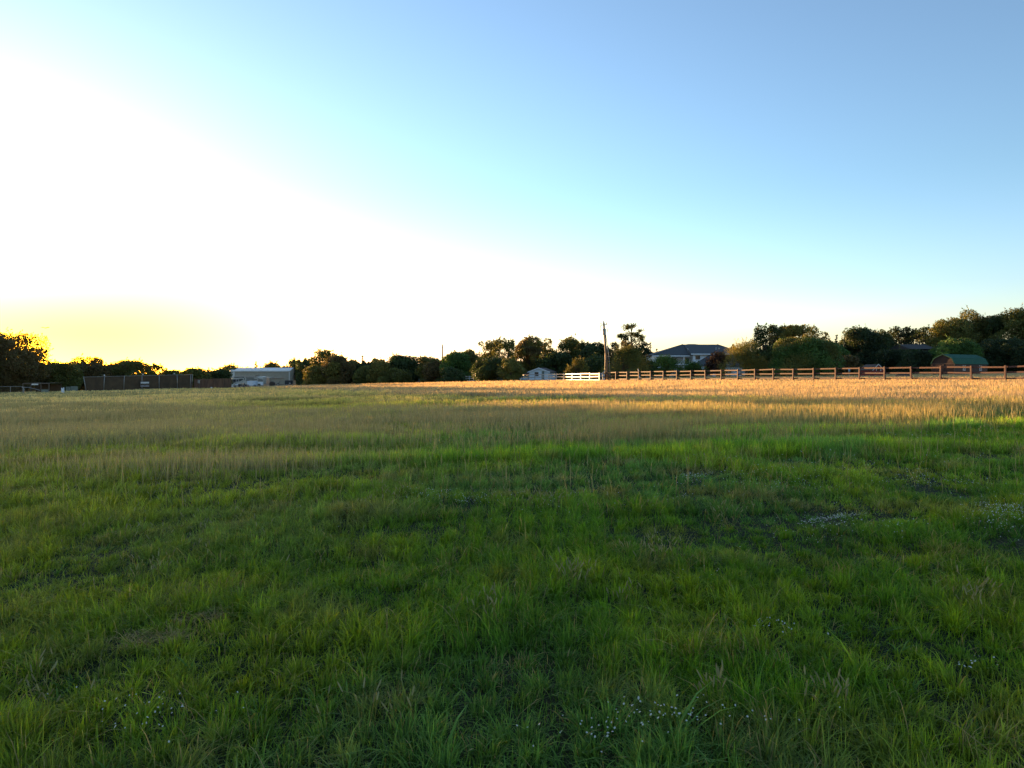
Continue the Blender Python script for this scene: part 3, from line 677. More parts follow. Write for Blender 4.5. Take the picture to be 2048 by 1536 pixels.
# ------------------------------------------------------------------ brown privacy fence, screened chain-link fence, banner
def panel_fence(pa, ya, pb, yb, topa, topb, name, label, nposts):
    A = Vector((X_at(pa, ya), ya, 0)); B = Vector((X_at(pb, yb), yb, 0)); A.z = gz(A.x, A.y); B.z = gz(B.x, B.y)
    root = empty(name, A, 0, label, 'fence'); return root, A, B, Z_at(topa, ya)-A.z, Z_at(topb, yb)-B.z
root, A, B, ha, hb = panel_fence(389, 135, 462.5, 148, 758, 756.8, 'board_fence', 'brown vertical-board privacy fence between the screened fence and the camper', 8)
d = B-A; L_ = d.length; n = 90; rnd = random.Random(5); mb = MB(); dn = d.normalized()
for i in range(n):
    t0, t1 = i/n+.0006, (i+1)/n-.0006; hh = ha+(hb-ha)*i/n+rnd.uniform(-.03, .03); pa_ = A-A+d*t0; pb_ = d*t1; o_ = rnd.uniform(0, .015); nx = Vector((dn.y, -dn.x, 0))*.02
    mb.beam((pa_+pb_)/2-Vector((0, 0, .1))+nx*o_*40, (pa_+pb_)/2+Vector((0, 0, hh))+nx*o_*40, .022, (pb_-pa_).length, (dn.x, dn.y, 0))
mb.build('board', M['privacy'], root)
for i in range(5):
    t = i/4; mb = MB(); q = d*t+Vector((0, -.1, 0)); hh = ha+(hb-ha)*t
    mb.beam(q-Vector((0, 0, .1)), q+Vector((0, 0, hh+.12)), .1, .1, (1, 0, 0)); mb.build('post', M['privacy'], root)
x = X_at(423, 133); o = MB().box(-.12, .12, -.12, .12, 0, .26).build('white_tub', M['white'], None, bevel=.03, loc=(x, 133, gz(x, 133)+.3)); tag(o, 'tiny white tub at the foot of the brown board fence', 'tub')
o.location.z = gz(x, 133)
x = X_at(391, 133); o = empty('meter_box', (x, 134.6, gz(x, 134.6)), 0, 'pale utility box on a post at the left end of the brown board fence', 'utility box')
MB().box(-.16, .16, -.3, -.12, 1.0, 1.55).build('box', M['galv'], o, bevel=.02); MB().box(-.05, .05, -.12, -.04, 0, 1.5).build('post', M['polewood'], o)

root, A, B, ha, hb = panel_fence(169, 120, 385, 133, 754, 749, 'screened_fence', 'tall chain-link fence covered in dark screen cloth with leaning pale poles', 9)
d = B-A; mb = MB(); n = 44; Vs = []
for i in range(n+1):
    t = i/n; hh = ha+(hb-ha)*t
    for k, zz in enumerate((.0, .33, .66, .97)):
        Vs.append(d*t+Vector((0, math.sin(i*1.9+k*2)*.035, hh*zz-(.05 if k == 0 else 0))))
fs = [(i*4+k, (i+1)*4+k, (i+1)*4+k+1, i*4+k+1) for i in range(n) for k in range(3)]
mb.add(Vs, fs); ob = mb.build('screen_cloth', M['dark'], root); sm = ob.modifiers.new('thick', 'SOLIDIFY'); sm.thickness = .02
polepx = (169, 206, 244, 279, 314, 352, 381.5, 385)
for i, pp in enumerate(polepx):
    t = (pp-169)/(385-169); t = t*120/(120*t+133*(1-t)) if 0 else t; hh = ha+(hb-ha)*t; lean = (.35, -.12, -.1, 0, 0, .05, -.1, -.1)[i]
    mb = MB(); q = d*t+Vector((0, -.1, 0)); mb.tube([q+Vector((lean, 0, -.1)), q+Vector((lean*.3, 0, hh*.6)), q+Vector((-lean*.3, 0, hh+.05))], .055 if i < 7 else .04, 7); mb.build('pole', M['galv'], root, smooth=True)
mb = MB(); mb.tube([Vector((0, -.1, ha)), d*.5+Vector((0, -.1, (ha+hb)/2)), d+Vector((0, -.1, hb))], .03, 6); mb.build('top_rail', M['galv'], root)
for pp in (206, 281, 346):
    t = (pp-169)/216; mb = MB(); q = d*t+Vector((0, -.1, ha+(hb-ha)*t+.12)); mb.tube([q, q+Vector((0, 0, .14)), q+Vector((0, 0, .2))], [.09, .10, .04], 8); mb.build('post_cap', M['pale'], root)
Yb = 125.4; x = X_at(282.5, Yb); t = (282.5-169)/216
q = A+d*t; bl = empty('banner', (x, q.y-.2, gz(x, q.y)), math.atan2(d.y, d.x), 'grey banner with a dark wavy band hung on the screened fence', 'banner')
z1, z0 = Z_at(763, q.y)-gz(x, q.y), Z_at(773.5, q.y)-gz(x, q.y); hw = 8.3*q.y/F
MB().box(-hw, hw, 0, .02, z0, z1).build('cloth', M['banner'], bl)
mb = MB(); zz = [(-hw+.02, .42), (-hw*.5, .5), (0, .36), (hw*.5, .52), (hw-.02, .4)]
for (xa, fa), (xb, fb) in zip(zz[:-1], zz[1:]):
    za, zb_ = z0+(z1-z0)*fa, z0+(z1-z0)*fb; mb.add([(xa, -.004, za-.12), (xb, -.004, zb_-.12), (xb, -.004, zb_+.10), (xa, -.004, za+.10)], [(0,1,2,3)])
mb.build('dark_band', M['dark'], bl)
mb = MB(); mb.box(-hw+.05, hw-.05, -.006, -.003, z1-.3, z1-.12); mb.build('pale_band', M['pale'], bl)

# ------------------------------------------------------------------ things at the left border
Y = 112; s = Y/F
x0 = X_at(0, Y)-6; x1 = X_at(46, Y); z = gz(x1, Y)
lf = empty('chain_link_fence', (x0, Y, z), 0, 'low dark chain-link fence at the left border under the largest backlit tree', 'fence')
W_ = x1-x0; h = Z_at(773, Y)-z
for i in range(6): MB().tube([(W_*i/5, 0, -.3), (W_*i/5, 0, h)], .04, 6).build('post', M['galv'], lf)
MB().tube([(0, 0, h), (W_, 0, h)], .03, 6).build('top_rail', M['galv'], lf)
mb = MB(); nn = int(W_/.28)
for i in range(nn):
    a_ = i*W_/nn; mb.beam((a_, .03, 0), (min(W_, a_+h), .03, h), .014, .014); mb.beam((a_, .045, h), (min(W_, a_+h), .045, 0), .014, .014)
o = mb.build('wire_mesh', M['dark'], lf)
Y = 114; x = X_at(46, Y); z = gz(x, Y); s = Y/F; xr_ = 53*s
pen = empty('open_pen', (x, Y, z), 0, 'open dark pen with slim pale posts and one boarded corner', 'pen')
hp = Z_at(768, Y)-z
for a_ in (0, 16, 36, 52): MB().beam((a_*s, 0, -.2), (a_*s, 0, hp), .1, .1, (1, 0, 0)).build('post', M['polewood'], pen)
MB().box(-.05, xr_, -.06, .06, hp, hp+.1).build('top_rail', M['polewood'], pen)
MB().box(18*s, 31*s, -.12, -.062, hp-.16, hp+.06).build('light_board', M['pale'], pen)
MB().box(37.0*s, 51.2*s, -.05, .05, 0, Z_at(779, Y)-z).build('low_board', M['greypanel'], pen)
MB().box(0, xr_, 3.0, 3.1, 0, hp-.1).build('back_board', M['dark'], pen)
MB().box(-.1, xr_+.1, .07, 3.2, hp+.1, hp+.16).build('roof', M['dark'], pen)
Y = 108; x = X_at(46, Y); z = gz(x, Y); s = Y/F
bp = MB(); bp.tube([(2*s, 0, -.2), (2*s, 0, (Z_at(778, Y)-z)), (0, 0, Z_at(775.5, Y)-z), (-2*s, 0, Z_at(774.6, Y)-z)], .05, 7)
bp.tube([(0, 0, Z_at(774.8, Y)-z), (12*s, 0, Z_at(775, Y)-z), (22*s, 0, Z_at(777.5, Y)-z), (34*s, 0, Z_at(780.7, Y)-z)], .045, 7)
bp = bp.build('bent_pipe', M['galv'], None, loc=(x, Y, z), smooth=True); tag(bp, 'bent pale pipe arching down to the right in front of the open pen', 'pipe')
Y = 104; x = X_at(125.5, Y); z = gz(x, Y); s = Y/F; h = Z_at(774.8, Y)-z
mk = empty('marker_sign', (x, Y, z), 0, 'narrow upright bright white marker with a notched top near the left of the field', 'marker')
mb = MB(); w_ = 2.7*s; mb.prism_y([(-w_, .05), (w_, .05), (w_*1.0, h), (w_*.45, h), (w_*.1, h-.22), (-w_*.35, h-.12), (-w_*1.05, h-.05)], -.04, .04); mb.build('panel', M['white'], mk, bevel=.01)
MB().box(-w_, w_, -.06, .06, -.1, .05).build('base', M['black'], mk)
for i, (a_, b_, tp, lab) in enumerate(((132, 140, 773.5, 'grey-green upright board just right of the white marker'), (141.5, 155, 772.5, 'wider grey-green board right of the other one, under the spreading tree'))):
    Y = 118+i; x = X_at((a_+b_)/2, Y); z = gz(x, Y); hw = (b_-a_)/2*Y/F; h = Z_at(tp, Y)-z
    o = MB(); o.box(-hw, hw, 0, .06, 0, h); o.box(-hw, -hw+.08, -.04, -.001, 0, h).box(hw-.08, hw, -.04, -.001, 0, h); o = o.build('grey_board', M['greypanel'], None, loc=(x, Y, z)); tag(o, lab, 'board', 'grey boards beside the marker')

# ------------------------------------------------------------------ pieces half hidden by the trees
Y = 228; x = X_at(806, Y); z = gz(x, Y); h = Z_at(754, Y)-z
o = empty('white_outbuilding', (x, Y, z), 0, 'bluish white outbuilding half hidden by bushes left of the far white fence', 'outbuilding')
MB().box(-1.9, 1.6, 0, 3.5, 0, h-.6).build('wall', M['whitewall'], o)
MB().prism_y([(-2.1, h-.6), (1.8, h-.6), (-.1, h+.3)], -.2, 3.7).build('roof', M['shingle'], o)
MB().box(-.6, .2, -.03, -.002, .5, 1.6).build('window', M['glass'], o)

# white garage
Y = 165; x = X_at(1078, Y); z = gz(x, Y); s = Y/F
ga = empty('white_garage', (x, Y, z), R(-14), 'small white gabled garage with brown roof behind the white fence', 'garage')
hw = 20*s; he = Z_at(744, Y)-z; hr_ = Z_at(736.6, Y)-z
mb = MB(); mb.prism_y([(-hw, 0), (hw, 0), (hw, he), (0, hr_-.08), (-hw, he)], 0, 7.5); mb.build('wall', M['whitewall'], ga)
sl = (hr_-he)/hw
for sgn in (-1, 1):
    mb = MB(); ex = sgn*(hw+.35); ez = he-.35*sl
    mb.prism_y([(0, hr_), (ex, ez), (ex, ez+.14), (0, hr_+.14)], -.3, 7.8); mb.build('roof', M['brownroof'], ga)
    mb = MB(); mb.prism_y([(0, hr_-.05), (ex, ez-.05), (ex, ez+.15), (0, hr_+.15)], -.38, -.303); mb.build('fascia', M['white'], ga)
MB().box(hw*.28, hw*.5, -.03, -.002, .1, 2.1).build('door', M['greypanel'], ga)
MB().box(-hw*.45, -hw*.05, -.03, -.002, 1.0, 1.9).build('window', M['glass'], ga)
MB().beam((hw*.52, -.12, .2), (hw*.52, -.12, he+.35), .05, .05, (1, 0, 0)).build('vent_pipe', M['rvdark'], ga)
MB().box(-hw-2.6, -hw-.003, 1.5, 6.5, 0, he-.9).build('side_room', M['whitewall'], ga)
MB().prism_y([(-hw-2.9, he-.95), (-hw-.01, he-.95), (-hw-.01, he-.02), (-hw-2.9, he-.75)], 1.2, 6.8).build('side_roof', M['brownroof'], ga)

# hip-roofed house
Y = 160; s = Y/F; xc = X_at(1388, Y); z = gz(xc, Y)
hs = empty('hip_roofed_house', (xc, Y, z), 0, 'two-storey white house with a blue-grey hipped roof behind the brown fence', 'house')
def hp_(a, b): return ((a-1388)*s, Z_at(b, Y)-z)
zeL = hp_(0, 711)[1]; ze = hp_(0, 707.5)[1]; zr = hp_(0, 687)[1]
xl = hp_(1310, 0)[0]; xm = hp_(1384, 0)[0]; xr = hp_(1478, 0)[0]; D = 11
mb = MB(); mb.box(xl, xl+1.25, 0, D, 0, zeL-.1); mb.box(xm, xr, -1.0, D, 0, ze-.1); mb.box(xl+1.25, xm, 2.2, D, 0, zeL-.1); mb.build('wall', M['housewhite'], hs)
mb = MB(); mb.box(xl+1.25, xm, .1, 2.2, 2.75, 2.95); mb.build('balcony_floor', M['housewhite'], hs)
for pp in (1340, 1368): MB().box(hp_(pp, 0)[0]-.13, hp_(pp, 0)[0]+.13, .0, .26, 0, zeL-.1).build('column', M['white'], hs)
e = .7
def roofmesh(v, f, name='roof', m_='shingle'):
    mb = MB(); mb.add(v, f); o = mb.build(name, M[m_], hs); sm = o.modifiers.new('t', 'SOLIDIFY'); sm.thickness = .12; sm.offset = -1; return o
# main hip: eaves rectangle, ridge
x1r, x2r = hp_(1378, 0)[0], hp_(1448, 0)[0]
V = [(xl-e, -e, zeL), (xr+e, -e-1.0, ze), (xr+e, D+e, ze), (xl-e, D+e, zeL), (x1r, D/2, zr), (x2r, D/2, zr), (xm-.6, -e-1.0, ze), (xm-.6, -e, zeL+.15)]
roofmesh([V[0], V[7], V[4]], [(0, 1, 2)]); roofmesh([V[7], V[6], V[1], V[5], V[4]], [(0, 1, 2, 3, 4)]); roofmesh([V[1], V[2], V[5]], [(0, 1, 2)]); roofmesh([V[2], V[3], V[4], V[5]], [(0, 1, 2, 3)]); roofmesh([V[3], V[0], V[4]], [(0, 1, 2)])
a = hp_(1391, 0)[0]; b = hp_(1404, 0)[0]
roofmesh([(a-3.2, D/2+.02, zr-.45), (a, D/2+1, zr+.14), (b, D/2+1, zr+.14), (b+2.5, D/2+.02, zr-.2), (a-3.2, D/2-2.2, zr-1.2), (b+2.5, D/2-2.2, zr-1.2)], [(0, 1, 2, 3), (4, 1, 2, 5)])
MB().box(xl-e, xm-.62, -e-.06, -e-.002, zeL-.22, zeL-.01).build('eave_trim', M['white'], hs)
MB().box(xm-.6, xr+e, -e-1.07, -e-1.002, ze-.24, ze-.01).build('eave_trim', M['white'], hs)
MB().box(xl-e, xm, -e, 0, zeL-.24, zeL-.16).build('soffit', M['housewhite'], hs)
# lower hipped wing in front of the right half
a0, b0 = hp_(1384, 731); a1, b1 = hp_(1409, 708); a2 = hp_(1470, 0)[0]
roofmesh([(a0-.6, -6.2, b0-.1), (a1+1.2, -1.1, b1), (a2, -1.1, b1), (a2+2.4, -6.2, b0-.1), (a0-.6, -1.1, b0-.1)], [(0, 3, 2, 1), (0, 1, 4)], 'wing_roof')
MB().box(a0, a2+1.6, -5.6, -1.002, 0, b0-.2).build('wing_wall', M['housewhite'], hs)
for pp, yy0, yy1, dy in ((1317, 728, 718, 0), (1393, 719, 711.5, -1.0), (1352, 735, 716, 2.2), (1378, 735, 716, 2.2)):
    cx, za = hp_(pp, yy0); zb_ = hp_(pp, yy1)[1]
    w_ = MB().box(cx-.5, cx+.5, dy-.05, dy-.002, za, zb_).build('window', M['glass'], hs)
    MB().box(cx-.56, cx-.501, dy-.08, dy-.003, za-.06, zb_+.06).box(cx+.501, cx+.56, dy-.08, dy-.003, za-.06, zb_+.06).box(cx-.501, cx+.501, dy-.078, dy-.003, zb_+.001, zb_+.058).build('frame', M['white'], w_)
for pp in (1405, 1430): MB().box(hp_(pp, 0)[0]-.7, hp_(pp, 0)[0]+.7, -5.66, -5.602, .6, 2.0).build('window', M['glass'], hs)
for pp, y0, y1 in ((1378.5, 706, 696), (1435, 702, 694)):
    a_, z_ = hp_(pp, y0); MB().tube([(a_, 1.2, z_-.4), (a_, 1.2, hp_(0, y1)[1])], .05, 6).build('vent_pipe', M['pale'], hs)
MB().tube([(hp_(1442, 0)[0], 1.6, hp_(0, 698)[1]-.5), (hp_(1442, 0)[0], 1.6, hp_(0, 695)[1])], .18, 8).build('roof_vent', M['galv'], hs)

# hidden brown roof in the wood
Y = 140; xc = X_at(1842, Y); z = gz(xc, Y); s = Y/F; zt = Z_at(687, Y)-z; zl = Z_at(698, Y)-z
hh = empty('hidden_house', (xc, Y, z), 0, 'house of which only a long dull brown roof shows among the dark trees', 'house')
MB().box(-1.9, 2.6, .5, 7.5, 0, zl-.1).build('wall', M['shingle2'], hh)
MB().prism_x([(-.4, zl), (4, zt), (8.4, zl)], -2.2, 2.9).build('roof', M['shingle2'], hh)

# ------------------------------------------------------------------ green-roofed gambrel barn
Y = 104; xc = X_at(1910, Y); z = gz(xc, Y); s = Y/F
# near corner at px 1910; gable wall runs left-back, long side runs right-back
z_e = Z_at(727, Y)-z; z_k = Z_at(717, Y)-z; z_r = Z_at(708.5, Y)-z
Wg, Lb, th = 3.2, 9.2, R(33)
bn_ = empty('gambrel_barn', (xc, Y, z), th, 'red-brown gambrel barn with a green metal roof behind the brown fence', 'barn')
# local frame: x along the long side (to the right and back), y along the gable (to the back left)
# rotate gable direction: local +y points back-left because of th
prof = [(0, z_e), (.36, z_k), (Wg/2, z_r), (Wg-.36, z_k), (Wg, z_e)]
mb = MB(); mb.prism_x([(0, 0)]+prof+[(Wg, 0)], 0, Lb); mb.build('wall', M['barnred'], bn_)
def rstrip(i):
    (ya, za), (yb, zb_) = prof[i], prof[i+1]; dy, dz = yb-ya, zb_-za; l = math.hypot(dy, dz); ny, nz_ = -dz/l*.07, dy/l*.07
    k0 = .12 if i == 0 else 0; k1 = .12 if i == 3 else 0
    ya2, za2 = ya-dy/l*k0, za-dz/l*k0; yb2, zb2 = yb+dy/l*k1, zb_+dz/l*k1
    mb = MB(); mb.prism_x([(ya2+ny*.05, za2+nz_*.05), (yb2+ny*.05, zb2+nz_*.05), (yb2+ny, zb2+nz_), (ya2+ny, za2+nz_)], -.15, Lb+.15); return mb
for i in range(4): rstrip(i).build('roof', M['greenroof'], bn_)
mb = MB()
for i in range(4):
    (ya, za), (yb, zb_) = prof[i], prof[i+1]; mb.beam((-.17, ya, za+.03), (-.17, yb, zb_+.03), .04, .1)
mb.build('gable_trim', M['greenroof'], bn_)
MB().box(-.03, -.002, 0, Wg, z_e-.05, z_e+.03).box(-.03, -.002, Wg/2-.03, Wg/2+.03, 0, z_e-.06).build('gable_batten', M['barntrim'], bn_)
for yy in (0, Wg-.1): MB().box(-.04, -.004, yy, yy+.1, 0, z_e-.06).build('corner_trim', M['barntrim'], bn_)
for xx in (2.2, 6.9):
    w_ = MB().box(xx, xx+.5, -.03, -.002, z_e-.95, z_e-.25).build('window', M['glass'], bn_)
    MB().box(xx-.06, xx-.001, -.05, -.003, z_e-1.0, z_e-.2).box(xx+.501, xx+.56, -.05, -.003, z_e-1.0, z_e-.2).box(xx, xx+.5, -.05, -.033, z_e-.62, z_e-.56).box(xx, xx+.5, -.05, -.033, z_e-.95, z_e-.89).build('frame', M['white'], w_)

# ------------------------------------------------------------------ red playhouse
Y = 96; xc = X_at(1757, Y); z = gz(xc, Y); s = Y/F
ph = empty('playhouse', (xc, Y, z), R(24), 'small red barn-style playhouse with white trim behind the brown fence', 'playhouse')
zr_, ze_ = Z_at(728.7, Y)-z, Z_at(740, Y)-z; hw = .62; Lp = 2.3
mb = MB(); mb.prism_y([(-hw, .05), (hw, .05), (hw, ze_), (0, zr_-.05), (-hw, ze_)], 0, 1.0)
ph.rotation_euler.z = R(-20)
mb.build('wall', M['coopred'], ph)
mb = MB(); mb.box(-Lp, -hw-.002, .12, 1.0, .05, ze_); mb.build('side_wall', M['coopred'], ph)
mb = MB(); mb.add([(-Lp-.1, -.05, ze_-.03), (-hw*.2-.55, -.05, ze_-.03), (-.03, .3, zr_), (-Lp*.62, .5, zr_), (-Lp-.1, 1.1, ze_-.03), (0, 1.1, ze_-.03)], [(0, 1, 2, 3), (3, 2, 5, 4), (0, 3, 4)]); o = mb.build('roof', M['brownroof'], ph); sm = o.modifiers.new('t', 'SOLIDIFY'); sm.thickness = .04
mb = MB(); mb.beam((-hw-.08, -.06, ze_-.08), (0, -.06, zr_+.03), .06, .07); mb.beam((0, -.06, zr_+.03), (hw+.08, -.06, ze_-.08), .06, .07); mb.build('gable_trim', M['pale'], ph)
mb = MB(); zz = ze_+.02; mb.tube([(-.26, -.04, ze_-.12), (-.26, -.04, ze_+.14), (-.14, -.04, ze_+.3), (.14, -.04, ze_+.3), (.26, -.04, ze_+.14), (.26, -.04, ze_-.12)], .035, 6); mb.build('arch_trim', M['pale'], ph)
mb = MB(); mb.box(-.16, .16, -.02, -.002, ze_-.1, ze_+.18); mb.build('loft_window', M['dark'], ph)
for i in range(6):
    a_ = -Lp+.2+i*.55; yy = .12 if a_ < -hw else 0
    if a_ > hw-.1: continue
    MB().box(a_, a_+.14, yy-.03, yy-.002, ze_-.45, ze_-.3).build('white_square', M['white'], ph)

# blue bird feeder on a stake, blue-grey tank
Y = 92; x = X_at(1698, Y); z = gz(x, Y); h = Z_at(737, Y)-z
bf = empty('bird_feeder', (x, Y, z), 0, 'pale blue pointed bird feeder on a thin stake behind the brown fence', 'bird feeder')
MB().tube([(0, 0, 0), (.02, 0, h-.35)], .022, 6).build('stake', M['pale'], bf)
mb = MB(); mb.tube([(.02, 0, h-.36), (.02, 0, h-.18), (.02, 0, h-.16), (.02, 0, h)], [.10, .12, .15, .02], 8); mb.build('feeder', M['blue'], bf)
Y = 88; x = X_at(1806, Y); z = gz(x, Y)
o = MB(); o.box(-.75, .75, -.3, .3, .05, .55); o.box(-.78, .78, -.33, .33, .552, .62); o = o.build('water_tank', M['shingle'], None, bevel=.03, loc=(x, Y, z+.0)); tag(o, 'low blue-grey water tank behind the brown fence left of the barn', 'tank')

# far bird in the evening sky
Y = 160; o = MB()
o.prism_x([(-.5, 0), (0, .09), (.45, .0), (0, -.09)], -.05, .05)
for sg in (-1, 1): o.add([(0, -.16, .02), (0, .14, .02), (sg*.62, .05, .24), (sg*1.0, -.12, .12), (sg*.55, -.14, .2)], [(0, 1, 2, 3, 4) if sg > 0 else (4, 3, 2, 1, 0)])
o = o.build('bird', M['black'], None, loc=(X_at(91, Y), Y, Z_at(656, Y))); sm = o.modifiers.new('t', 'SOLIDIFY'); sm.thickness = .03
tag(o, 'tiny dark bird gliding in the yellow evening sky above the left trees', 'bird')


# ------------------------------------------------------------------ grass
def proj(x, y):
    g = ground(x, y); return 1024+F*x/y, HOR+F*(EYE-g)/y

def blades(name, x, y, h, w, az, bend, col, mats, nseg=3, tipfac=None, tipcol=None, z=None):
    n = len(x); z = ground(x, y)-.01 if z is None else z
    t = np.linspace(0, 1, nseg+1); tw = np.array([1, .95, .62, 0]) if nseg == 3 else (np.array([1, .8, 0]) if nseg == 2 else np.array([1, 0]))
    dx, dy = np.cos(az), np.sin(az); fa = az+math.pi/2+rng.uniform(-.9, .9, n); sx, sy = np.cos(fa), np.sin(fa)
    V = np.zeros((n, 2*nseg+1, 3), np.float32); Cc = np.zeros((n, 2*nseg+1, 3), np.float32)
    for i in range(nseg+1):
        tt = t[i]; off = bend*h*(tt**1.7)*.8; zz = z+h*(tt-.42*np.minimum(bend, 1.4)*tt**2.2)
        px_, py_ = x+dx*off, y+dy*off; hw = w*.5*tw[i]
        cc = col*(.36+.80*tt)  # dead bases, plus shade between the blades painted into the root colour
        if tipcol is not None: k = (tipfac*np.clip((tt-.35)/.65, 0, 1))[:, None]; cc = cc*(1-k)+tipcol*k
        if i < nseg:
            V[:, 2*i, 0] = px_-sx*hw; V[:, 2*i, 1] = py_-sy*hw; V[:, 2*i, 2] = zz
            V[:, 2*i+1, 0] = px_+sx*hw; V[:, 2*i+1, 1] = py_+sy*hw; V[:, 2*i+1, 2] = zz
            Cc[:, 2*i] = cc; Cc[:, 2*i+1] = cc
        else:
            V[:, 2*i, 0] = px_; V[:, 2*i, 1] = py_; V[:, 2*i, 2] = zz; Cc[:, 2*i] = cc
    k = (np.arange(n)*(2*nseg+1))[:, None]; tri = []
    for i in range(nseg-1): tri += [[2*i, 2*i+1, 2*i+3], [2*i, 2*i+3, 2*i+2]]
    tri += [[2*nseg-2, 2*nseg-1, 2*nseg]]
    Fq = (k[:, :, None]+np.array(tri)[None]).reshape(-1)
    return link(name, raw_mesh(name, V.reshape(-1, 3), Fq, 3, mats, Cc.reshape(-1, 3)))

def sample(y0, y1, dens, umax=.82, side=3.6):
    """points over the wedge of field in front of the camera, dens(y) per square metre (numpy)"""
    ys = np.linspace(y0, y1, 400); wgt = dens(ys)*2*(umax*ys+side); tot = np.trapezoid(wgt, ys) if hasattr(np, 'trapezoid') else np.trapz(wgt, ys)
    n = int(tot); cdf = np.concatenate([[0], np.cumsum((wgt[1:]+wgt[:-1])/2*np.diff(ys))]); cdf /= cdf[-1]
    y = np.interp(rng.rand(n), cdf, ys); x = rng.uniform(-1, 1, n)*(umax*y+side)
    return x, y

def tall_mask(x, y):
    """where the dry seeding grass stands tall"""
    px, py = proj(x, y)
    nz_ = (fbm(x/4.0, y/4.0, 41, 3)-.5)
    lo = np.interp(px, [-400, 0, 560, 720, 1000, 1300, 1600, 2048, 2500], [925, 925, 918, 900, 898, 882, 852, 838, 830])+nz_*60+(fbm(x/7.0, y/2.2, 47, 2)-.5)*80
    hi = np.interp(px, [-400, 0, 600, 900, 1150, 1400, 1600, 2500], [800, 806, 826, 822, 812, 808, 790, 778])+nz_*14
    m1 = sstep(lo+34, lo-48, py)*sstep(hi-6, hi+5, py)
    # far golden belt
    lo2 = np.interp(px, [350, 590, 800, 1000, 1300, 1500, 1700, 2500], [770, 778, 789, 797, 803, 806, 812, 812])+nz_*8
    m2 = sstep(lo2+3, lo2-3, py)*sstep(380, 560, px)*(1-.62*sstep(.50, .60, fbm(x/14.0, y/5.0, 61, 3)))
    m3 = .25*sstep(806, 796, py)*sstep(650, 300, px)*sstep(.4, .6, fbm(x/7, y/7, 15))
    return np.clip(np.maximum(np.maximum(m1, m2), m3), 0, 1), m1, m2

GREEN = np.array([.150, .330, .018]); YEL = np.array([.29, .425, .022]); BLUE = np.array([.12, .29, .060]); DRY = np.array([.36, .28, .11]); STRAW = np.array([.71, .56, .33])
def green_colour(x, y, n):
    a = fbm(x/1.1, y/1.1, 101, 3)[:, None]; b = fbm(x/2.7+5, y/2.7, 131, 3)[:, None]; c = fbm(x/.6, y/.6, 151, 2)[:, None]
    col = GREEN[None]*(1-sstep(.42, .68, a))+YEL[None]*sstep(.42, .68, a)
    kb = sstep(.52, .68, b)*.8; col = col*(1-kb)+BLUE[None]*kb
    left = sstep(2, -9, x+.0*y)[:, None]*.6; col = col*(1-left)+np.array([.50, .45, .05])[None]*left  # warm glow from the sun side painted into the grass colour
    kd = (sstep(.60, .78, c)*(.28+.3*sstep(5, 12, y)[:, None])); col = col*(1-kd)+DRY[None]*kd
    # drier, paler sward further out; its extra brightness is light put into the colour
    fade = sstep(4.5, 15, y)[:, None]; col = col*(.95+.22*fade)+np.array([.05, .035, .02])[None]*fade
    return col*(.62+.8*rng.rand(n))[:, None]

def short_height(x, y):
    return .66*(.055+.13*sstep(.3, .75, fbm(x/.75, y/.75, 201, 3))+.05*sstep(.5, .8, fbm(x/3.1, y/3.1, 211, 2)))

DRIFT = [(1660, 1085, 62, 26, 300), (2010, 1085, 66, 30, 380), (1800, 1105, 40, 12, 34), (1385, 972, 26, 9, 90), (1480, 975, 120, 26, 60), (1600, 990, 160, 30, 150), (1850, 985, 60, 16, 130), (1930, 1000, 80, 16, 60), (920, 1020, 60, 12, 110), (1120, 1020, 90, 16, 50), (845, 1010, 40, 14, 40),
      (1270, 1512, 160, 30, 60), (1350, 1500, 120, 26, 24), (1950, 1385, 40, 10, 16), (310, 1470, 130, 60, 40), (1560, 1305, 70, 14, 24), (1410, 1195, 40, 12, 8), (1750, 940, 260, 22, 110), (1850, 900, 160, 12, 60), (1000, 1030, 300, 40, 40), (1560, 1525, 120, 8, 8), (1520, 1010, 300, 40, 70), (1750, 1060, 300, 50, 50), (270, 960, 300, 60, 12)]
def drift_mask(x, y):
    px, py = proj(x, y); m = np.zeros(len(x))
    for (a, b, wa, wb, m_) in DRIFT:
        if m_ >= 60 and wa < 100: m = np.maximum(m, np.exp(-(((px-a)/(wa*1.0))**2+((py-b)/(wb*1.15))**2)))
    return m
bare = [(-2.22, 4.5, .24, .14), (-2.02, 4.85, .2, .11)]     # flattened dead tufts
# 1. leafy green sward near the camera, grown in tufts
def dens_near(y): return 6400*np.minimum(1, (5.0/y)**1.75)
x, y = sample(1.5, 24, dens_near); n = len(x)
# gather blades into tufts
cell = .16+.012*y; jx = np.floor(x/cell); jy = np.floor(y/cell)
cx = (jx+hash2(jx, jy, 3))*cell; cy = (jy+hash2(jx, jy, 4))*cell; pull = np.where(rng.rand(n) < .62, rng.uniform(.25, .8, n), 0)
x = x+(cx-x)*pull; y = y+(cy-y)*pull
T_, m1, m2 = tall_mask(x, y)
hh = short_height(x, y)*(.55+.9*rng.rand(n))*(1+.25*(y > 8)); long_ = rng.rand(n) < .05; hh = np.where(long_, hh*1.7+.03, hh)
out = np.arctan2(y-cy, x-cx); az = np.where(pull > 0, out+rng.normal(0, .7, n), rng.uniform(-math.pi, math.pi, n))
bend = np.clip(np.abs(rng.normal(.72, .42, n)), .05, 1.7); bend = np.where(long_, bend+.35, bend)
wd = np.maximum(.0031+.0050*rng.rand(n)**2, .00076*y)*np.where(rng.rand(n) < .06, 1.8, 1)
col = green_colour(x, y, n)*(.80+.4*hash2(jx, jy, 8))[:, None]; drym = (rng.rand(n) < .035+.18*sstep(.62, .78, fbm(x/.5, y/.5, 301, 2)))[:, None]
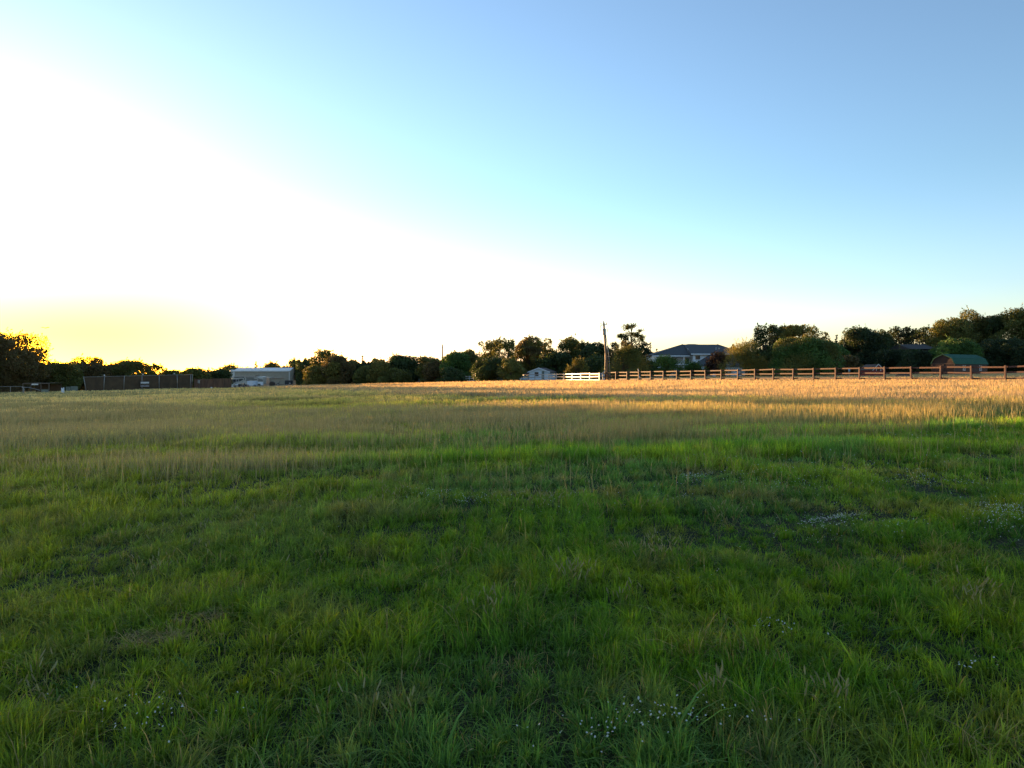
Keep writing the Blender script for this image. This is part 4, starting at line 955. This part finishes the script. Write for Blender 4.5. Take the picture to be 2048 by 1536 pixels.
fm = drift_mask(x, y); hh = hh*(1-.55*fm); col = col*(1-.75*fm[:, None])+(BLUE*.62)[None]*.75*fm[:, None]
for (bx_, by_, ra, rb) in bare:
    inb = (((x-bx_)/ra)**2+((y-by_)/rb)**2) < 1+.6*(fbm(x*6, y*6, 9)-.5)
    drym = drym | (inb & (rng.rand(n) < .8))[:, None]; hh = np.where(inb, hh*.8+.02, hh); bend = np.where(inb, 1.15, bend)
col = np.where(drym, (DRY*1.4)[None]*(.6+.7*rng.rand(n))[:, None], col)
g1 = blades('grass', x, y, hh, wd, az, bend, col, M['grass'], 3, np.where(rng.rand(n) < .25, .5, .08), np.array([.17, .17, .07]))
tag(g1, 'dense short green grass covering the near part of the field', 'grass', kind='stuff')

# 2. mid and far sward
def dens_mid(y): return 1050*(14/y)**1.85
x, y = sample(13, 128, dens_mid); n = len(x)
px, py = proj(x, y)
cell = .3+.012*y; jx = np.floor(x/cell); jy = np.floor(y/cell); cx = (jx+hash2(jx, jy, 3))*cell; cy = (jy+hash2(jx, jy, 4))*cell; pull = np.where(rng.rand(n) < .5, .5, 0); x = x+(cx-x)*pull; y = y+(cy-y)*pull
T_, m1, m2 = tall_mask(x, y)
hh = (.10+.12*fbm(x/2.2, y/1.4, 221, 3)+.06*fbm(x/9, y/4, 231, 2))*(.6+.8*rng.rand(n)); bend = np.abs(rng.normal(.45, .3, n))
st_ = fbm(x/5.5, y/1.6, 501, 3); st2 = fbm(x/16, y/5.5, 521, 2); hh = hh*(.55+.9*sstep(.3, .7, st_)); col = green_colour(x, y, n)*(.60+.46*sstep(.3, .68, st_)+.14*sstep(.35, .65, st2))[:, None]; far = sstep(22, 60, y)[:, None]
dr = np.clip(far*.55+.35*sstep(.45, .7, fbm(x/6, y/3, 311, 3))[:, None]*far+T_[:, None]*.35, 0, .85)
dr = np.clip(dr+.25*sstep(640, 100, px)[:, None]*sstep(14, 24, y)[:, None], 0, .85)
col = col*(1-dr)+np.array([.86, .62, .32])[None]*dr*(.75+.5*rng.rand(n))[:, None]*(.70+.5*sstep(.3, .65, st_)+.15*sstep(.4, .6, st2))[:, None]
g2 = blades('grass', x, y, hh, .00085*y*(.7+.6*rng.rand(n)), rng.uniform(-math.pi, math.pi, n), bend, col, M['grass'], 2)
tag(g2, 'uneven mown grass covering the middle and far part of the field', 'grass', kind='stuff')

# 3. tall dry seeding grass
def dens_tall(y): return 700*np.minimum(1, (14/y)**1.55)
x, y = sample(9, 126, dens_tall); T_, m1, m2 = tall_mask(x, y)
cl = .22+1.05*sstep(.32, .68, fbm(x/2.6, y/1.5, 401, 3)); px, py = proj(x, y); k = rng.rand(len(x)) < T_*cl*np.where(m2 > .3, 1, .55+.3*sstep(700, 1300, px))+.012*(y < 40); x, y, m2 = x[k], y[k], m2[k]; n = len(x)
px, py = proj(x, y)
hh = (.24+.22*rng.rand(n)+.12*fbm(x/3, y/3, 411, 2))*np.where(m2 > .3, 1.0, .95)
straw = np.clip(.16+.5*rng.rand(n)+.4*(m2 > .3)-.25*sstep(1000, 1600, px)*(m2 < .3), 0, 1)[:, None]
col = (np.array([.42, .42, .11])[None]*(1-straw)+STRAW[None]*straw)*(.75+.55*rng.rand(n))[:, None]
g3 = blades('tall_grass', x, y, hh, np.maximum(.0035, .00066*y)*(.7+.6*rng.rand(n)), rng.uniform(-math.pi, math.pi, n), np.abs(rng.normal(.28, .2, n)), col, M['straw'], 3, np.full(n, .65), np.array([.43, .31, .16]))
tag(g3, 'tall straw-coloured seeding grass standing in belts across the field', 'tall grass', kind='stuff')

# 3b. broad-leaved weeds and long arching stems among the near grass
nw = 330; wy = rng.uniform(2.3, 12, nw)**1.0; wx = rng.uniform(-.78, .78, nw)*wy; rep_ = 8
x = np.repeat(wx, rep_)+rng.normal(0, .012, nw*rep_); y = np.repeat(wy, rep_)+rng.normal(0, .012, nw*rep_); n = len(x)
az = np.tile(np.arange(rep_)*2*math.pi/rep_, nw)+rng.normal(0, .35, n)
col = np.array([.10, .20, .035])[None]*np.repeat(rng.uniform(.6, 1.5, nw), rep_)[:, None]*(.8+.4*rng.rand(n))[:, None]
g3b = blades('weeds', x, y, rng.uniform(.07, .15, n), rng.uniform(.008, .017, n), az, rng.uniform(.7, 1.5, n), col, M['grass'], 3)
tag(g3b, 'broader leaved weeds growing in rosettes among the near grass', 'weeds', kind='stuff')
n = 420; y = rng.uniform(2.2, 10, n); x = rng.uniform(-.78, .78, n)*y
col = np.where((rng.rand(n) < .5)[:, None], np.array([.42, .38, .19])[None], np.array([.24, .34, .06])[None])*(.7+.5*rng.rand(n))[:, None]
g3c = blades('grass_stems', x, y, rng.uniform(.14, .30, n), np.full(n, .0022)*np.maximum(1, y/3.2), rng.uniform(-math.pi, math.pi, n), rng.uniform(.5, 1.35, n), col, M['straw'], 3)
tag(g3c, 'long thin arching grass stems rising above the short sward', 'grass stems', kind='stuff')

# 4. foxtail seed heads in loose groups and scattered
gr = [(1310, 1140, 60, 24, 46), (1150, 1185, 45, 22, 34), (975, 1245, 38, 22, 22), (1450, 1062, 40, 22, 30), (1950, 1245, 44, 40, 34), (1430, 1440, 40, 16, 16), (300, 1150, 60, 20, 24), (1070, 1020, 90, 14, 40), (775, 1010, 60, 22, 40),
      (1660, 1450, 60, 20, 18), (330, 985, 120, 30, 30), (1960, 880, 90, 14, 40), (1600, 900, 60, 10, 16), (80, 1420, 80, 60, 18), (1250, 1230, 40, 14, 12), (420, 1070, 260, 60, 60), (1200, 980, 500, 60, 90), (760, 1480, 80, 40, 16)]
xs, ys = [], []
for (a, b, wa, wb, m_) in gr:
    qx = rng.normal(a, wa*.5, m_); qy = rng.normal(b, wb*.5, m_); Yq = EYE*F/(np.maximum(qy, 860)-HOR); xs.append((qx-1024)/F*Yq); ys.append(Yq)
xs = np.concatenate(xs); ys = np.concatenate(ys); n = len(xs); zz = ground(xs, ys); hh = rng.uniform(.10, .19, n)
mbV = []; mbC = []; mbF = []; cnt = 0
for i in range(n):
    a = rng.uniform(-math.pi, math.pi); ln = rng.uniform(.02, .07); dx, dy = math.cos(a)*ln, math.sin(a)*ln; h_ = hh[i]; L_ = rng.uniform(.025, .045)*1.1; rr = rng.uniform(.0035, .0055)*max(1, ys[i]/7)
    base = np.array([xs[i], ys[i], zz[i]]); p1 = base+[dx*.6, dy*.6, h_*.8]; p2 = base+[dx, dy, h_]; tip = p2+np.array([dx*.5, dy*.5, L_])
    sw = .0011*max(1, ys[i]/4)
    Vv = [base+[-sw, 0, 0], base+[sw, 0, 0], p2+[sw, 0, 0], p2+[-sw, 0, 0]]
    mid = (p2+tip)/2
    for (c_, r_) in ((p2, rr*.6), (p2*.65+tip*.35, rr), (mid*.5+tip*.5, rr*.9)):
        for q in range(5): an = q*2*math.pi/5; Vv.append(c_+[math.cos(an)*r_, math.sin(an)*r_, 0])
    Vv.append(tip)
    Ff = [[0, 1, 2], [0, 2, 3]]
    for lv in (0, 1):
        for q in range(5): a_ = 4+lv*5+q; b_ = 4+lv*5+(q+1) % 5; Ff += [[a_, b_, b_+5], [a_, b_+5, a_+5]]
    for q in range(5): Ff.append([14+q, 14+(q+1) % 5, 19])
    mbV += Vv; mbF += [[cnt+j for j in f] for f in Ff]; cnt += 20
    sc_ = np.array([.15, .17, .05]); hc = np.array([.36, .36, .17])*rng.uniform(.7, 1.1); mbC += [sc_]*4+[hc]*16
g4 = link('seed_heads', raw_mesh('seed_heads', np.array(mbV), np.array(mbF).ravel(), 3, M['straw'], np.array(mbC, np.float32), smooth=False))
tag(g4, 'pale foxtail seed heads scattered over the green grass', 'seed heads', kind='stuff')

# 5. small white daisy-like flowers in drifts
xs, ys = [], []
for (a, b, wa, wb, m_) in DRIFT:
    qx = a+wa*rng.normal(0, .62, m_); qy = np.maximum(b+wb*rng.normal(0, .6, m_), 850); Yq = EYE*F/(qy-HOR); xs.append((qx-1024)/F*Yq); ys.append(Yq)
xs = np.concatenate(xs); ys = np.concatenate(ys); n = len(xs); zz = ground(xs, ys)+short_height(xs, ys)*1.05+rng.uniform(.01, .05, n)
nP = 7; V = np.zeros((n, nP+1, 3)); rr = rng.uniform(.003, .0056, n)*np.maximum(.9, ys/9); tx, ty = rng.normal(0, .35, n), rng.normal(-.35, .35, n)
V[:, 0] = np.stack([xs, ys, zz+.001], 1)
for q in range(nP):
    an = q*2*math.pi/nP; ox, oy = np.cos(an)*rr, np.sin(an)*rr; V[:, q+1] = np.stack([xs+ox, ys+oy, zz+tx*ox-ty*oy], 1)
tri = np.array([[0, q+1, (q+1) % nP+1] for q in range(nP)]); Fq = ((np.arange(n)*(nP+1))[:, None, None]+tri[None]).ravel()
g5 = link('white_flowers', raw_mesh('white_flowers', V.reshape(-1, 3), Fq, 3, M['petal'])); tag(g5, 'tiny white wildflowers in drifts over the green grass', 'wildflowers', kind='stuff')
